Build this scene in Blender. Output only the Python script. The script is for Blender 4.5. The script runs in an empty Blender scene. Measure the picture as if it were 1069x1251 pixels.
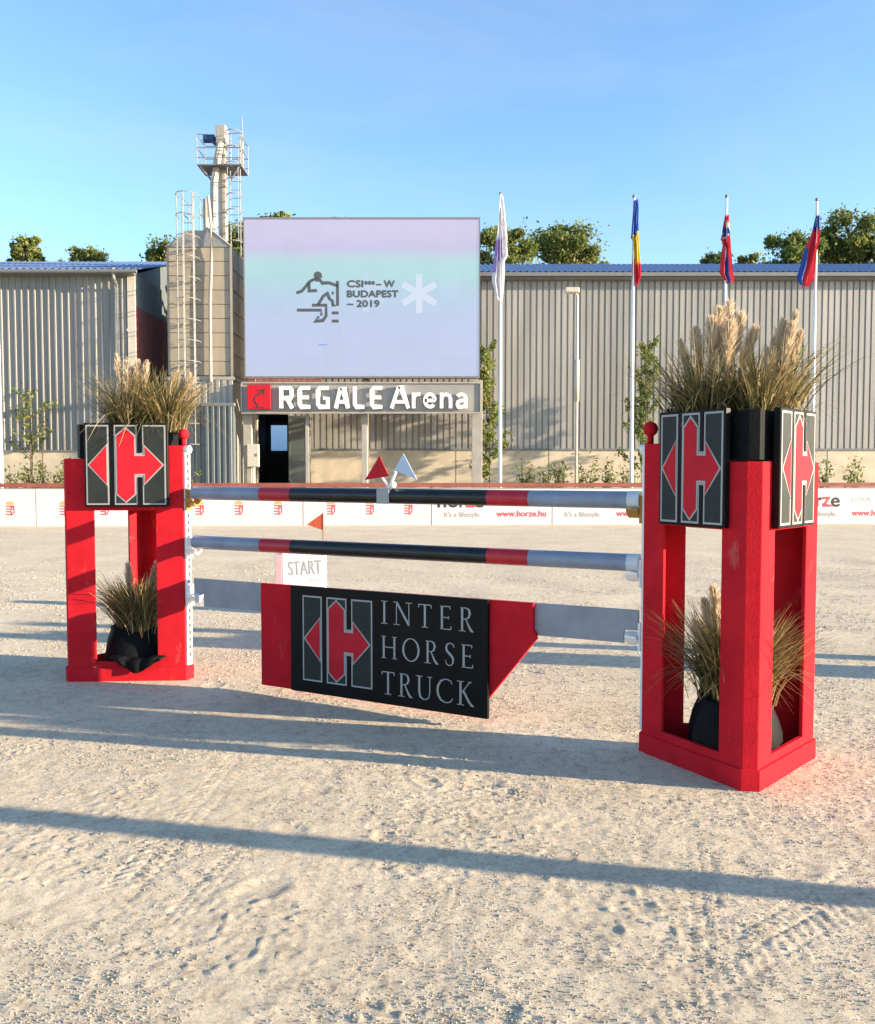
import bpy, bmesh, math, random
import numpy as np
from mathutils import Vector, Matrix
R = math.radians
scene = bpy.context.scene
col = scene.collection

# ------------------------------------------------------------------ camera
cam = bpy.data.cameras.new('camera')
cam.sensor_fit = 'HORIZONTAL'; cam.sensor_width = 36.0; cam.lens = 36.0*1075/1069
cam.clip_start = 0.05; cam.clip_end = 3000
cam_o = bpy.data.objects.new('camera', cam); col.objects.link(cam_o)
cam_o.location = (0, 0, 1.6); cam_o.rotation_euler = (R(90-2.69), 0, 0)
scene.camera = cam_o
# ------------------------------------------------------------------ sky and sun
SUN_EL = 10.8; SUN_BACK = 12.4            # degrees above the horizon, degrees behind the +X axis
world = bpy.data.worlds.new('World'); scene.world = world; world.use_nodes = True
nt = world.node_tree; nt.nodes.clear()
sky = nt.nodes.new('ShaderNodeTexSky'); sky.sky_type = 'NISHITA'; sky.sun_disc = False
sky.sun_elevation = R(SUN_EL); sky.sun_rotation = R(90+SUN_BACK)
sky.altitude = 100; sky.air_density = 1.0; sky.dust_density = 0.3; sky.ozone_density = 3.0
bg = nt.nodes.new('ShaderNodeBackground'); bg.inputs['Strength'].default_value = 0.126
wo = nt.nodes.new('ShaderNodeOutputWorld')
# thin high cirrus, the same all round the sky
wc = nt.nodes.new('ShaderNodeTexCoord'); wm = nt.nodes.new('ShaderNodeMapping'); wm.inputs['Scale'].default_value = (1.2, 2.6, 5.0); wm.inputs['Rotation'].default_value = (0.3, 0.5, 0.6)
wn = nt.nodes.new('ShaderNodeTexNoise'); wn.inputs['Scale'].default_value = 1.6; wn.inputs['Detail'].default_value = 7; wn.inputs['Roughness'].default_value = 0.6; wn.inputs['Distortion'].default_value = 0.6
wr = nt.nodes.new('ShaderNodeValToRGB'); wr.color_ramp.elements[0].position = 0.42; wr.color_ramp.elements[0].color = (0, 0, 0, 1); wr.color_ramp.elements[1].position = 0.85; wr.color_ramp.elements[1].color = (0.22, 0.22, 0.22, 1)
wx = nt.nodes.new('ShaderNodeMix'); wx.data_type = 'RGBA'; wx.inputs[7].default_value = (2.2, 2.3, 2.4, 1)
nt.links.new(wc.outputs['Generated'], wm.inputs[0]); nt.links.new(wm.outputs[0], wn.inputs['Vector']); nt.links.new(wn.outputs['Fac'], wr.inputs[0]); nt.links.new(wr.outputs[0], wx.inputs[0]); nt.links.new(sky.outputs[0], wx.inputs[6])
nt.links.new(wx.outputs[2], bg.inputs[0]); nt.links.new(bg.outputs[0], wo.inputs[0])
sun = bpy.data.lights.new('sun', 'SUN'); sun.energy = 5.0; sun.angle = R(0.53); sun.color = (1.0, 0.81, 0.57)
sun_o = bpy.data.objects.new('sun', sun); col.objects.link(sun_o)
tosun = Vector((math.cos(R(SUN_EL))*math.cos(R(SUN_BACK)), -math.cos(R(SUN_EL))*math.sin(R(SUN_BACK)), math.sin(R(SUN_EL))))
sun_o.rotation_euler = tosun.to_track_quat('Z', 'Y').to_euler(); sun_o.location = (20, -5, 12)
scene.view_settings.view_transform = 'Standard'; scene.view_settings.look = 'None'
scene.view_settings.exposure = 1.78; scene.view_settings.gamma = 1.0
scene.view_settings.use_curve_mapping = False
EXPO = 2.0**scene.view_settings.exposure

# ------------------------------------------------------------------ materials
MATS = {}
PT = R(2.69)
def zat(y, D):      # height of a point seen on photo row y at distance D
    c = (625.5-y)/1075; return 1.6+D*(-math.sin(PT)+c*math.cos(PT))/(math.cos(PT)+c*math.sin(PT))
def mat(name, c, rough=0.6, var=0.12, scale=8.0, bump=0.0, bscale=60.0, metal=0.0, spec=0.4, trans=0.0, c2=None, stretch=None, coat=0.0):
    if name in MATS: return MATS[name]
    m = bpy.data.materials.new(name); m.use_nodes = True
    n = m.node_tree.nodes; l = m.node_tree.links; b = n['Principled BSDF']
    b.inputs['Roughness'].default_value = rough; b.inputs['Metallic'].default_value = metal
    b.inputs['Specular IOR Level'].default_value = spec
    b.inputs['Coat Weight'].default_value = coat
    tc = n.new('ShaderNodeTexCoord'); mp = n.new('ShaderNodeMapping')
    if stretch: mp.inputs['Scale'].default_value = stretch
    l.new(tc.outputs['Object'], mp.inputs[0])
    no = n.new('ShaderNodeTexNoise'); no.inputs['Scale'].default_value = scale; no.inputs['Detail'].default_value = 6; no.inputs['Roughness'].default_value = 0.62
    l.new(mp.outputs[0], no.inputs['Vector'])
    cr = n.new('ShaderNodeValToRGB'); e = cr.color_ramp.elements
    a = tuple(max(0, x*(1-var)) for x in c); z = c2 if c2 else tuple(min(1, x*(1+var)) for x in c)
    e[0].position = 0.32; e[0].color = (*a, 1); e[1].position = 0.68; e[1].color = (*z, 1)
    l.new(no.outputs['Fac'], cr.inputs[0]); l.new(cr.outputs[0], b.inputs['Base Color'])
    mr = n.new('ShaderNodeMapRange'); mr.inputs['To Min'].default_value = max(0.03, rough*0.85); mr.inputs['To Max'].default_value = min(1, rough*1.2)
    l.new(no.outputs['Fac'], mr.inputs['Value']); l.new(mr.outputs[0], b.inputs['Roughness'])
    if bump > 0:
        n2 = n.new('ShaderNodeTexNoise'); n2.inputs['Scale'].default_value = bscale; n2.inputs['Detail'].default_value = 4
        l.new(tc.outputs['Object'], n2.inputs['Vector'])
        bp = n.new('ShaderNodeBump'); bp.inputs['Strength'].default_value = bump; bp.inputs['Distance'].default_value = 0.01
        l.new(n2.outputs['Fac'], bp.inputs['Height']); l.new(bp.outputs[0], b.inputs['Normal'])
    if trans > 0:
        t = n.new('ShaderNodeBsdfTranslucent'); l.new(cr.outputs[0], t.inputs['Color'])
        mx = n.new('ShaderNodeMixShader'); mx.inputs[0].default_value = trans
        l.new(b.outputs[0], mx.inputs[1]); l.new(t.outputs[0], mx.inputs[2])
        l.new(mx.outputs[0], n['Material Output'].inputs[0])
    MATS[name] = m; return m

RED = mat('red_paint', (0.48, 0.015, 0.024), 0.65, 0.14, 5, 0.12, 90, spec=0.03)
BLACKP = mat('black_paint', (0.006, 0.006, 0.007), 0.45, 0.3, 6, 0.06, 120, spec=0.12)
SILVER = mat('silver_print', (0.32, 0.32, 0.315), 0.5, 0.06)
PLATE = mat('dark_plate', (0.026, 0.030, 0.029), 0.5, 0.2, 6, spec=0.15)
LOGORED = mat('logo_red', (0.48, 0.018, 0.030), 0.55, 0.08, spec=0.08)
GREYP = mat('grey_paint', (0.20, 0.24, 0.32), 0.28, 0.14, 7, 0.05, 90)
PLANK = mat('plank_grey', (0.26, 0.275, 0.31), 0.4, 0.14, 5, 0.06, 90, spec=0.25)
POLERED = mat('pole_red', (0.40, 0.014, 0.026), 0.30, 0.2, 8)
POLEBLK = mat('pole_black', (0.010, 0.011, 0.013), 0.22, 0.35, 8)
WHITE = mat('white_paint', (0.78, 0.78, 0.76), 0.5, 0.05)
BANNER = mat('banner_white', (0.60, 0.57, 0.56), 0.55, 0.05, 1.2)
CUPY = mat('yellow_plastic', (0.34, 0.18, 0.035), 0.45, 0.1)
CLEAR = mat('pale_plastic', (0.55, 0.60, 0.66), 0.3, 0.06)
PIT = mat('hole_dark', (0.05, 0.045, 0.045), 0.8, 0.1)
BAG = mat('black_bag', (0.004, 0.0045, 0.006), 0.65, 0.3, 9, 0.25, 25, spec=0.12)
SOIL = mat('soil', (0.05, 0.035, 0.025), 0.9, 0.3, 30)
BL_G = mat('blade_green', (0.095, 0.095, 0.035), 0.5, 0.35, 5, trans=0.25)
BL_O = mat('blade_olive', (0.22, 0.165, 0.065), 0.55, 0.3, 5, trans=0.25)
BL_S = mat('blade_straw', (0.46, 0.34, 0.16), 0.6, 0.2, 5, trans=0.25)
PLUME = mat('plume_cream', (0.62, 0.51, 0.37), 0.8, 0.15, 12, trans=0.35)
CLAD = mat('cladding_grey', (0.34, 0.326, 0.303), 0.42, 0.10, 1.3, stretch=(1, 1, 0.15), metal=0.15)
CLADL = mat('cladding_blue_grey', (0.24, 0.24, 0.235), 0.45, 0.10, 1.3, stretch=(1, 1, 0.15), metal=0.15)
CLADD = mat('cladding_dark', (0.10, 0.12, 0.13), 0.5, 0.12, 2, stretch=(1, 1, 0.2))
CLADR = mat('cladding_red', (0.16, 0.035, 0.035), 0.5, 0.15, 2, stretch=(1, 1, 0.2))
CONC = mat('concrete_tan', (0.52, 0.45, 0.34), 0.85, 0.16, 1.6, 0.3, 12)
ROOF = mat('roof_blue', (0.085, 0.13, 0.27), 0.36, 0.15, 2.5, metal=0.3, spec=0.6)
FASC = mat('fascia_grey', (0.16, 0.165, 0.17), 0.5, 0.1)
STEEL = mat('galvanised', (0.27, 0.27, 0.26), 0.45, 0.15, 6, metal=0.35)
DRYER = mat('dryer_panel', (0.31, 0.265, 0.205), 0.55, 0.12, 2.2, stretch=(1, 1, 0.4))
DRYERG = mat('dryer_gap', (0.17, 0.15, 0.12), 0.8, 0.1)
MAST = mat('mast_grey', (0.33, 0.31, 0.275), 0.5, 0.12, 3)
MOTOR = mat('motor_blue', (0.03, 0.06, 0.16), 0.45, 0.15)
SIGNB = mat('sign_board_grey', (0.27, 0.26, 0.25), 0.5, 0.06, 2)
DOORG = mat('door_green_grey', (0.13, 0.16, 0.16), 0.5, 0.12, 3)
DARK = mat('interior_dark', (0.015, 0.018, 0.022), 0.9, 0.2)
BOXW = mat('box_cream', (0.50, 0.46, 0.39), 0.6, 0.05)
RUST = mat('rail_red_brown', (0.24, 0.07, 0.05), 0.6, 0.2, 3)
INK = mat('print_black', (0.035, 0.035, 0.04), 0.6, 0.05)
INKG = mat('print_grey', (0.36, 0.35, 0.35), 0.6, 0.05)
INKP = mat('print_pale', (0.60, 0.56, 0.53), 0.6, 0.05)
INKR = mat('print_red', (0.62, 0.06, 0.10), 0.6, 0.05)
INKY = mat('print_gold', (0.55, 0.34, 0.10), 0.6, 0.05)
BARK = mat('bark', (0.12, 0.085, 0.055), 0.9, 0.25, 6, 0.4, 20)
LF = [mat('leaf_dark', (0.11, 0.16, 0.045), 0.6, 0.4, 0.6, trans=0.42, spec=0.15), mat('leaf_mid', (0.20, 0.23, 0.07), 0.6, 0.35, 0.6, trans=0.42, spec=0.15), mat('leaf_yellow', (0.31, 0.27, 0.09), 0.6, 0.3, 0.6, trans=0.42, spec=0.15)]
FLAGP = mat('flagpole_white', (0.74, 0.74, 0.72), 0.35, 0.05)

def add_sheets(m, width, amt):
    n = m.node_tree.nodes; l = m.node_tree.links; b = n['Principled BSDF']; src = b.inputs['Base Color'].links[0].from_socket
    tc = n.new('ShaderNodeTexCoord'); sp = n.new('ShaderNodeSeparateXYZ'); l.new(tc.outputs['Object'], sp.inputs[0])
    d = n.new('ShaderNodeMath'); d.operation = 'DIVIDE'; d.inputs[1].default_value = width; l.new(sp.outputs['X'], d.inputs[0])
    f = n.new('ShaderNodeMath'); f.operation = 'FLOOR'; l.new(d.outputs[0], f.inputs[0])
    w = n.new('ShaderNodeTexWhiteNoise'); w.noise_dimensions = '1D'; l.new(f.outputs[0], w.inputs['W'])
    mr = n.new('ShaderNodeMapRange'); mr.inputs['To Min'].default_value = 1-amt; mr.inputs['To Max'].default_value = 1+amt; l.new(w.outputs['Value'], mr.inputs['Value'])
    # rain streaks running down the sheets
    mp = n.new('ShaderNodeMapping'); mp.inputs['Scale'].default_value = (9, 9, 0.22); l.new(tc.outputs['Object'], mp.inputs[0])
    st = n.new('ShaderNodeTexNoise'); st.inputs['Scale'].default_value = 1.0; st.inputs['Detail'].default_value = 6; l.new(mp.outputs[0], st.inputs['Vector'])
    m2 = n.new('ShaderNodeMapRange'); m2.inputs['From Min'].default_value = .35; m2.inputs['From Max'].default_value = .65; m2.inputs['To Min'].default_value = .84; m2.inputs['To Max'].default_value = 1.05; l.new(st.outputs['Fac'], m2.inputs['Value'])
    mu = n.new('ShaderNodeMath'); mu.operation = 'MULTIPLY'; l.new(mr.outputs[0], mu.inputs[0]); l.new(m2.outputs[0], mu.inputs[1])
    vm = n.new('ShaderNodeVectorMath'); vm.operation = 'SCALE'; l.new(src, vm.inputs[0]); l.new(mu.outputs[0], vm.inputs['Scale']); l.new(vm.outputs[0], b.inputs['Base Color'])
add_sheets(CLAD, 1.06, .07); add_sheets(CLADL, 1.03, .07)
def add_wear(m, dust, amount=.5, sc=14):
    n = m.node_tree.nodes; l = m.node_tree.links; b = n['Principled BSDF']; src = b.inputs['Base Color'].links[0].from_socket
    tc = n.new('ShaderNodeTexCoord'); mp = n.new('ShaderNodeMapping'); mp.inputs['Scale'].default_value = (1, 1, .45); l.new(tc.outputs['Object'], mp.inputs[0])
    a = n.new('ShaderNodeTexNoise'); a.inputs['Scale'].default_value = sc; a.inputs['Detail'].default_value = 9; a.inputs['Roughness'].default_value = .75; l.new(mp.outputs[0], a.inputs['Vector'])
    r = n.new('ShaderNodeMapRange'); r.inputs['From Min'].default_value = .60; r.inputs['From Max'].default_value = .74; r.inputs['To Max'].default_value = amount; l.new(a.outputs['Fac'], r.inputs['Value'])
    mx = n.new('ShaderNodeMix'); mx.data_type = 'RGBA'; l.new(r.outputs[0], mx.inputs[0]); l.new(src, mx.inputs[6]); mx.inputs[7].default_value = (*dust, 1)
    l.new(mx.outputs[2], b.inputs['Base Color'])
add_wear(RED, (.50, .20, .15), .6, 7); add_wear(GREYP, (.36, .34, .31), .5, 16); add_wear(POLEBLK, (.10, .095, .09), .5, 18); add_wear(POLERED, (.34, .09, .08), .5, 16); add_wear(BLACKP, (.03, .028, .026), .5, 12); add_wear(BANNER, (.48, .43, .37), .45, 3); add_wear(CONC, (.30, .27, .22), .6, 1.2)

def emit(name, ramp):
    m = bpy.data.materials.new(name); m.use_nodes = True
    n = m.node_tree.nodes; l = m.node_tree.links; b = n['Principled BSDF']
    tc = n.new('ShaderNodeTexCoord'); sp = n.new('ShaderNodeSeparateXYZ'); l.new(tc.outputs['Generated'], sp.inputs[0])
    no = n.new('ShaderNodeTexNoise'); no.inputs['Scale'].default_value = 2.5; l.new(tc.outputs['Generated'], no.inputs['Vector'])
    ad = n.new('ShaderNodeMath'); ad.operation = 'MULTIPLY_ADD'; ad.inputs[1].default_value = 0.10; l.new(no.outputs['Fac'], ad.inputs[0]); l.new(sp.outputs['Z'], ad.inputs[2])
    cr = n.new('ShaderNodeValToRGB'); el = cr.color_ramp.elements
    while len(el) < len(ramp): el.new(0.5)
    for e, (p, c) in zip(el, ramp): e.position = p; e.color = (*c, 1)
    l.new(ad.outputs[0], cr.inputs[0])
    # pixel lattice of the display modules
    wv = n.new('ShaderNodeTexNoise'); wv.inputs['Scale'].default_value = 160; l.new(tc.outputs['Generated'], wv.inputs['Vector'])
    mr = n.new('ShaderNodeMapRange'); mr.inputs['To Min'].default_value = 0.90; mr.inputs['To Max'].default_value = 1.06; l.new(wv.outputs['Fac'], mr.inputs['Value'])
    sc_ = n.new('ShaderNodeVectorMath'); sc_.operation = 'MULTIPLY'; sc_.inputs[1].default_value = (12, 1, 8); l.new(tc.outputs['Generated'], sc_.inputs[0])
    fl = n.new('ShaderNodeVectorMath'); fl.operation = 'FLOOR'; l.new(sc_.outputs[0], fl.inputs[0])
    wn_ = n.new('ShaderNodeTexWhiteNoise'); l.new(fl.outputs[0], wn_.inputs['Vector'])
    m2 = n.new('ShaderNodeMapRange'); m2.inputs['To Min'].default_value = 0.98; m2.inputs['To Max'].default_value = 1.02; l.new(wn_.outputs['Value'], m2.inputs['Value'])
    mu = n.new('ShaderNodeMath'); mu.operation = 'MULTIPLY'; l.new(mr.outputs[0], mu.inputs[0]); l.new(m2.outputs[0], mu.inputs[1])
    b.inputs['Base Color'].default_value = (0.03, 0.03, 0.03, 1); b.inputs['Roughness'].default_value = 0.7
    l.new(cr.outputs[0], b.inputs['Emission Color']); l.new(mu.outputs[0], b.inputs['Emission Strength'])
    return m

# ------------------------------------------------------------------ mesh helpers
class MB:
    def __init__(s): s.v = []; s.f = []; s.m = []
    def face(s, pts, mi=0):
        i = len(s.v); s.v += [tuple(p) for p in pts]; s.f.append(tuple(range(i, i+len(pts)))); s.m.append(mi)
    def box(s, x0, y0, z0, x1, y1, z1, mi=0, M=None):
        c = [(x0,y0,z0),(x1,y0,z0),(x1,y1,z0),(x0,y1,z0),(x0,y0,z1),(x1,y0,z1),(x1,y1,z1),(x0,y1,z1)]
        if M is not None: c = [tuple(M @ Vector(p)) for p in c]
        i = len(s.v); s.v += c
        for q in ((0,3,2,1),(4,5,6,7),(0,1,5,4),(1,2,6,5),(2,3,7,6),(3,0,4,7)): s.f.append(tuple(i+k for k in q)); s.m.append(mi)
    def prism(s, poly, z0, z1, mi=0, fn=None):
        # poly: CCW list of (x,y); fn maps (x,y,z)->point
        n = len(poly); i = len(s.v)
        P = [(x, y, z0) for x, y in poly]+[(x, y, z1) for x, y in poly]
        if fn: P = [tuple(fn(*p)) for p in P]
        s.v += P
        s.f.append(tuple(i+k for k in reversed(range(n)))); s.m.append(mi)
        s.f.append(tuple(i+n+k for k in range(n))); s.m.append(mi)
        for k in range(n):
            j = (k+1) % n; s.f.append((i+k, i+j, i+n+j, i+n+k)); s.m.append(mi)
    def tube(s, pts, r, seg=8, mi=0, cap=True):
        pts = [Vector(p) for p in pts]; rs = r if isinstance(r, (list, tuple)) else [r]*len(pts)
        rings = []
        up = Vector((0, 0, 1))
        for k, p in enumerate(pts):
            d = (pts[min(k+1, len(pts)-1)]-pts[max(k-1, 0)]).normalized()
            a = d.cross(up)
            if a.length < 1e-3: a = d.cross(Vector((1, 0, 0)))
            a.normalize(); b = d.cross(a).normalized()
            i = len(s.v); rings.append(i)
            for t in range(seg):
                an = 2*math.pi*t/seg; s.v.append(tuple(p+(a*math.cos(an)+b*math.sin(an))*rs[k]))
        for k in range(len(pts)-1):
            A, B = rings[k], rings[k+1]
            for t in range(seg):
                u = (t+1) % seg; s.f.append((A+t, B+t, B+u, A+u)); s.m.append(mi)
        if cap:
            s.f.append(tuple(rings[0]+t for t in range(seg))); s.m.append(mi)
            s.f.append(tuple(rings[-1]+t for t in reversed(range(seg)))); s.m.append(mi)
    def sphere(s, c, r, nu=14, nv=9, mi=0, sq=(1, 1, 1)):
        i = len(s.v)
        for a in range(nv+1):
            th = math.pi*a/nv
            for b in range(nu):
                ph = 2*math.pi*b/nu
                s.v.append((c[0]+r*sq[0]*math.sin(th)*math.cos(ph), c[1]+r*sq[1]*math.sin(th)*math.sin(ph), c[2]+r*sq[2]*math.cos(th)))
        for a in range(nv):
            for b in range(nu):
                d = (b+1) % nu; s.f.append((i+a*nu+b, i+(a+1)*nu+b, i+(a+1)*nu+d, i+a*nu+d)); s.m.append(mi)
    def build(s, name, mats, parent=None, smooth=False, bevel=0.0, xf=None):
        me = bpy.data.meshes.new(name); me.from_pydata(s.v, [], s.f)
        if not isinstance(mats, (list, tuple)): mats = [mats]
        for m in mats: me.materials.append(m)
        me.polygons.foreach_set('material_index', s.m)
        if bevel > 0:
            bm = bmesh.new(); bm.from_mesh(me); bmesh.ops.remove_doubles(bm, verts=bm.verts, dist=1e-5)
            ed = [e for e in bm.edges if len(e.link_faces) == 2 and e.calc_face_angle(0) > 0.5]
            bmesh.ops.bevel(bm, geom=ed, offset=bevel, segments=1, affect='EDGES', clamp_overlap=True)
            bm.to_mesh(me); bm.free()
        if smooth: me.polygons.foreach_set('use_smooth', [True]*len(me.polygons))
        me.update()
        o = bpy.data.objects.new(name, me); col.objects.link(o)
        if parent is not None: o.parent = parent
        if xf is not None: o.matrix_local = xf
        return o

def thing(name, label, cat, loc=(0, 0, 0), rz=0.0, group=None, kind=None):
    o = bpy.data.objects.new(name, None); col.objects.link(o); o.empty_display_size = 0.1
    o.location = loc; o.rotation_euler = (0, 0, rz); return tag(o, label, cat, group, kind)
def tag(o, label=None, cat=None, group=None, kind=None):
    if label: o['label'] = label
    if cat: o['category'] = cat
    if group: o['group'] = group
    if kind: o['kind'] = kind
    return o

def text_part(txt, h, name, m, parent, xf, bold=0.0, width=None, depth=0.004, align='LEFT', shear=0.0, fat=0.0):
    """built-in font, turned to a mesh; h = cap height; drawn in local x/z plane facing -y"""
    cu = bpy.data.curves.new('t', 'FONT'); cu.body = txt; cu.size = 1.0; cu.offset = bold; cu.extrude = 0.0; cu.resolution_u = 3; cu.shear = shear
    ob = bpy.data.objects.new('t', cu); col.objects.link(ob)
    dg = bpy.context.evaluated_depsgraph_get(); me = bpy.data.meshes.new_from_object(ob.evaluated_get(dg))
    bpy.data.objects.remove(ob); bpy.data.curves.remove(cu)
    vs = np.array([v.co[:] for v in me.vertices]); 
    cap = 0.729
    x0, x1 = vs[:, 0].min(), vs[:, 0].max()
    sy = h/cap; sx = sy if width is None else width/(x1-x0)
    off = {'LEFT': -x0, 'CENTER': -(x0+x1)/2, 'RIGHT': -x1}[align]
    me.name = name
    for v in me.vertices:
        x, y, z = v.co; v.co = ((x+off)*sx, 0.0, y*sy)
    if fat > 0:
        b2 = bmesh.new()
        for k, (ddx, ddz) in enumerate(((0, 0), (fat, 0), (-fat, 0), (0, fat), (0, -fat))):
            n0 = len(b2.verts); b2.from_mesh(me); b2.verts.ensure_lookup_table()
            for v in b2.verts[n0:]: v.co += Vector((ddx, -.0004*k, ddz))
        b2.to_mesh(me); b2.free()
    bm = bmesh.new(); bm.from_mesh(me)
    if depth > 0:
        bmesh.ops.recalc_face_normals(bm, faces=bm.faces)
        r = bmesh.ops.extrude_face_region(bm, geom=bm.faces[:])
        vv = [g for g in r['geom'] if isinstance(g, bmesh.types.BMVert)]
        bmesh.ops.translate(bm, verts=vv, vec=(0, -depth, 0))
        bmesh.ops.recalc_face_normals(bm, faces=bm.faces)
    bm.to_mesh(me); bm.free(); me.materials.clear(); me.materials.append(m)
    o = bpy.data.objects.new(name, me); col.objects.link(o); o.parent = parent; o.matrix_local = xf
    return o
def T(x=0, y=0, z=0): return Matrix.Translation((x, y, z))
def RZ(a): return Matrix.Rotation(a, 4, 'Z')

def wstroke(mb, pts, ws, y0, y1, mi=0, closed=False):
    """variable width stroke in x/z plane, extruded from y0 to y1 (y1<y0 faces -y)"""
    n = len(pts); Lf = []; Rt = []
    for k in range(n):
        a = pts[(k-1) % n] if (closed or k > 0) else pts[k]; b = pts[(k+1) % n] if (closed or k < n-1) else pts[k]
        dx, dz = b[0]-a[0], b[1]-a[1]; L = math.hypot(dx, dz) or 1; nx, nz = -dz/L, dx/L
        if 0 < k < n-1 or closed:
            p = pts[k]; d1 = (p[0]-a[0], p[1]-a[1]); l1 = math.hypot(*d1) or 1; c = (dx*d1[0]+dz*d1[1])/(L*l1); mfac = 1/max(c, 0.6)
        else: mfac = 1
        w = (ws[k] if isinstance(ws, (list, tuple)) else ws)/2*mfac
        Lf.append((pts[k][0]+nx*w, pts[k][1]+nz*w)); Rt.append((pts[k][0]-nx*w, pts[k][1]-nz*w))
    rng = range(n) if closed else range(n-1)
    for k in rng:
        j = (k+1) % n
        q = [Rt[k], Rt[j], Lf[j], Lf[k]]
        F = [(x, y1, z) for x, z in q]; B = [(x, y0, z) for x, z in q]
        mb.face(F, mi)
        mb.face([F[0], B[0], B[1], F[1]], mi); mb.face([F[2], B[2], B[3], F[3]], mi)
        if not closed and k == 0: mb.face([F[3], B[3], B[0], F[0]], mi)
        if not closed and k == n-2: mb.face([F[1], B[1], B[2], F[2]], mi)

def plate(mb, poly, y0, y1, mi=0):
    """polygon in x/z (CCW seen from -y), extruded y0 -> y1 (front)"""
    n = len(poly); F = [(x, y1, z) for x, z in poly]; B = [(x, y0, z) for x, z in poly]
    mb.face(F, mi)
    for k in range(n):
        j = (k+1) % n; mb.face([F[k], B[k], B[j], F[j]], mi)
def offs(poly, d):
    n = len(poly); out = []
    for k in range(n):
        a, p, b = poly[k-1], poly[k], poly[(k+1) % n]
        def nrm(u, v):
            dx, dz = v[0]-u[0], v[1]-u[1]; L = math.hypot(dx, dz); return dz/L, -dx/L
        n1, n2 = nrm(a, p), nrm(p, b); c = 1+n1[0]*n2[0]+n1[1]*n2[1]; c = max(c, 0.4)
        out.append((p[0]+(n1[0]+n2[0])*d/c, p[1]+(n1[1]+n2[1])*d/c))
    return out

# ------------------------------------------------------------------ ground (one relief sheet to the horizon)
rng = np.random.default_rng(7)
PERM = rng.random((256, 256))
def vnoise(x, y):
    xi = np.floor(x).astype(np.int64); yi = np.floor(y).astype(np.int64); fx = x-xi; fy = y-yi
    fx = fx*fx*(3-2*fx); fy = fy*fy*(3-2*fy)
    a = PERM[xi & 255, yi & 255]; b = PERM[(xi+1) & 255, yi & 255]; c = PERM[xi & 255, (yi+1) & 255]; d = PERM[(xi+1) & 255, (yi+1) & 255]
    return (a*(1-fx)+b*fx)*(1-fy)+(c*(1-fx)+d*fx)*fy-0.5
def axis(lo, hi, step, far_lo, far_hi, g=1.055):
    a = list(np.arange(lo, hi, step)); s = step; x = a[-1]
    while x < far_hi: s *= g; x += s; a.append(x)
    s = step; x = lo; pre = []
    while x > far_lo: s *= g; x -= s; pre.append(x)
    return np.array(pre[::-1]+a)
gx = axis(-2.7, 2.7, 0.011, -900, 900, 1.022); gy = axis(2.35, 5.4, 0.011, -60, 1500, 1.022)
X, Y = np.meshgrid(gx, gy)
def spacing(a): return np.maximum(np.gradient(a), 0.001)
SPX, SPY = np.meshgrid(spacing(gx), spacing(gy)); SP = np.maximum(SPX, SPY)
H = np.zeros_like(X)
for wl, amp in ((2.3, 0.012), (0.9, 0.007), (0.38, 0.0040), (0.17, 0.0026), (0.085, 0.0024), (0.045, 0.0032), (0.024, 0.0048)):
    fade = np.clip(wl/(3.2*SP)-0.4, 0, 1)
    a = 0.6+wl; H += amp*fade*vnoise((X*math.cos(a)+Y*math.sin(a))/wl+31*wl, (-X*math.sin(a)+Y*math.cos(a))/wl+17)
# crumbs and clods in patches
patch = np.clip(vnoise(X/0.8+5, Y/0.6+9)*3+0.35, 0, 1)
cl = np.clip(vnoise(X/0.05+3, Y/0.045+8)*2-0.35, 0, 1)*0.004+np.clip(vnoise(X/0.026+3, Y/0.028+8)*2-0.3, 0, 1)*0.008
H += cl*patch*np.clip(0.05/(2.5*SP)-0.4, 0, 1)
# hoof and shoe prints
rr = random.Random(5)
for k in range(45):
    px_, py_ = rr.uniform(-3.3, 3.2), rr.uniform(2.4, 8.5); an = rr.uniform(0, 6.28); rx, ry = rr.uniform(0.035, 0.075), rr.uniform(0.05, 0.11); dp = rr.uniform(0.002, 0.006)
    i0, i1 = np.searchsorted(gx, (px_-0.25, px_+0.25)); j0, j1 = np.searchsorted(gy, (py_-0.25, py_+0.25))
    xs = X[j0:j1, i0:i1]-px_; ys = Y[j0:j1, i0:i1]-py_
    u = (xs*math.cos(an)+ys*math.sin(an))/rx; v = (-xs*math.sin(an)+ys*math.cos(an))/ry
    d = np.sqrt(u*u+v*v)
    H[j0:j1, i0:i1] += -dp*np.exp(-d**4)+dp*0.5*np.exp(-((d-1.35)/0.28)**2)*(0.6+0.8*np.clip(vnoise(xs*40+k, ys*40)+0.5, 0, 1))
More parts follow.
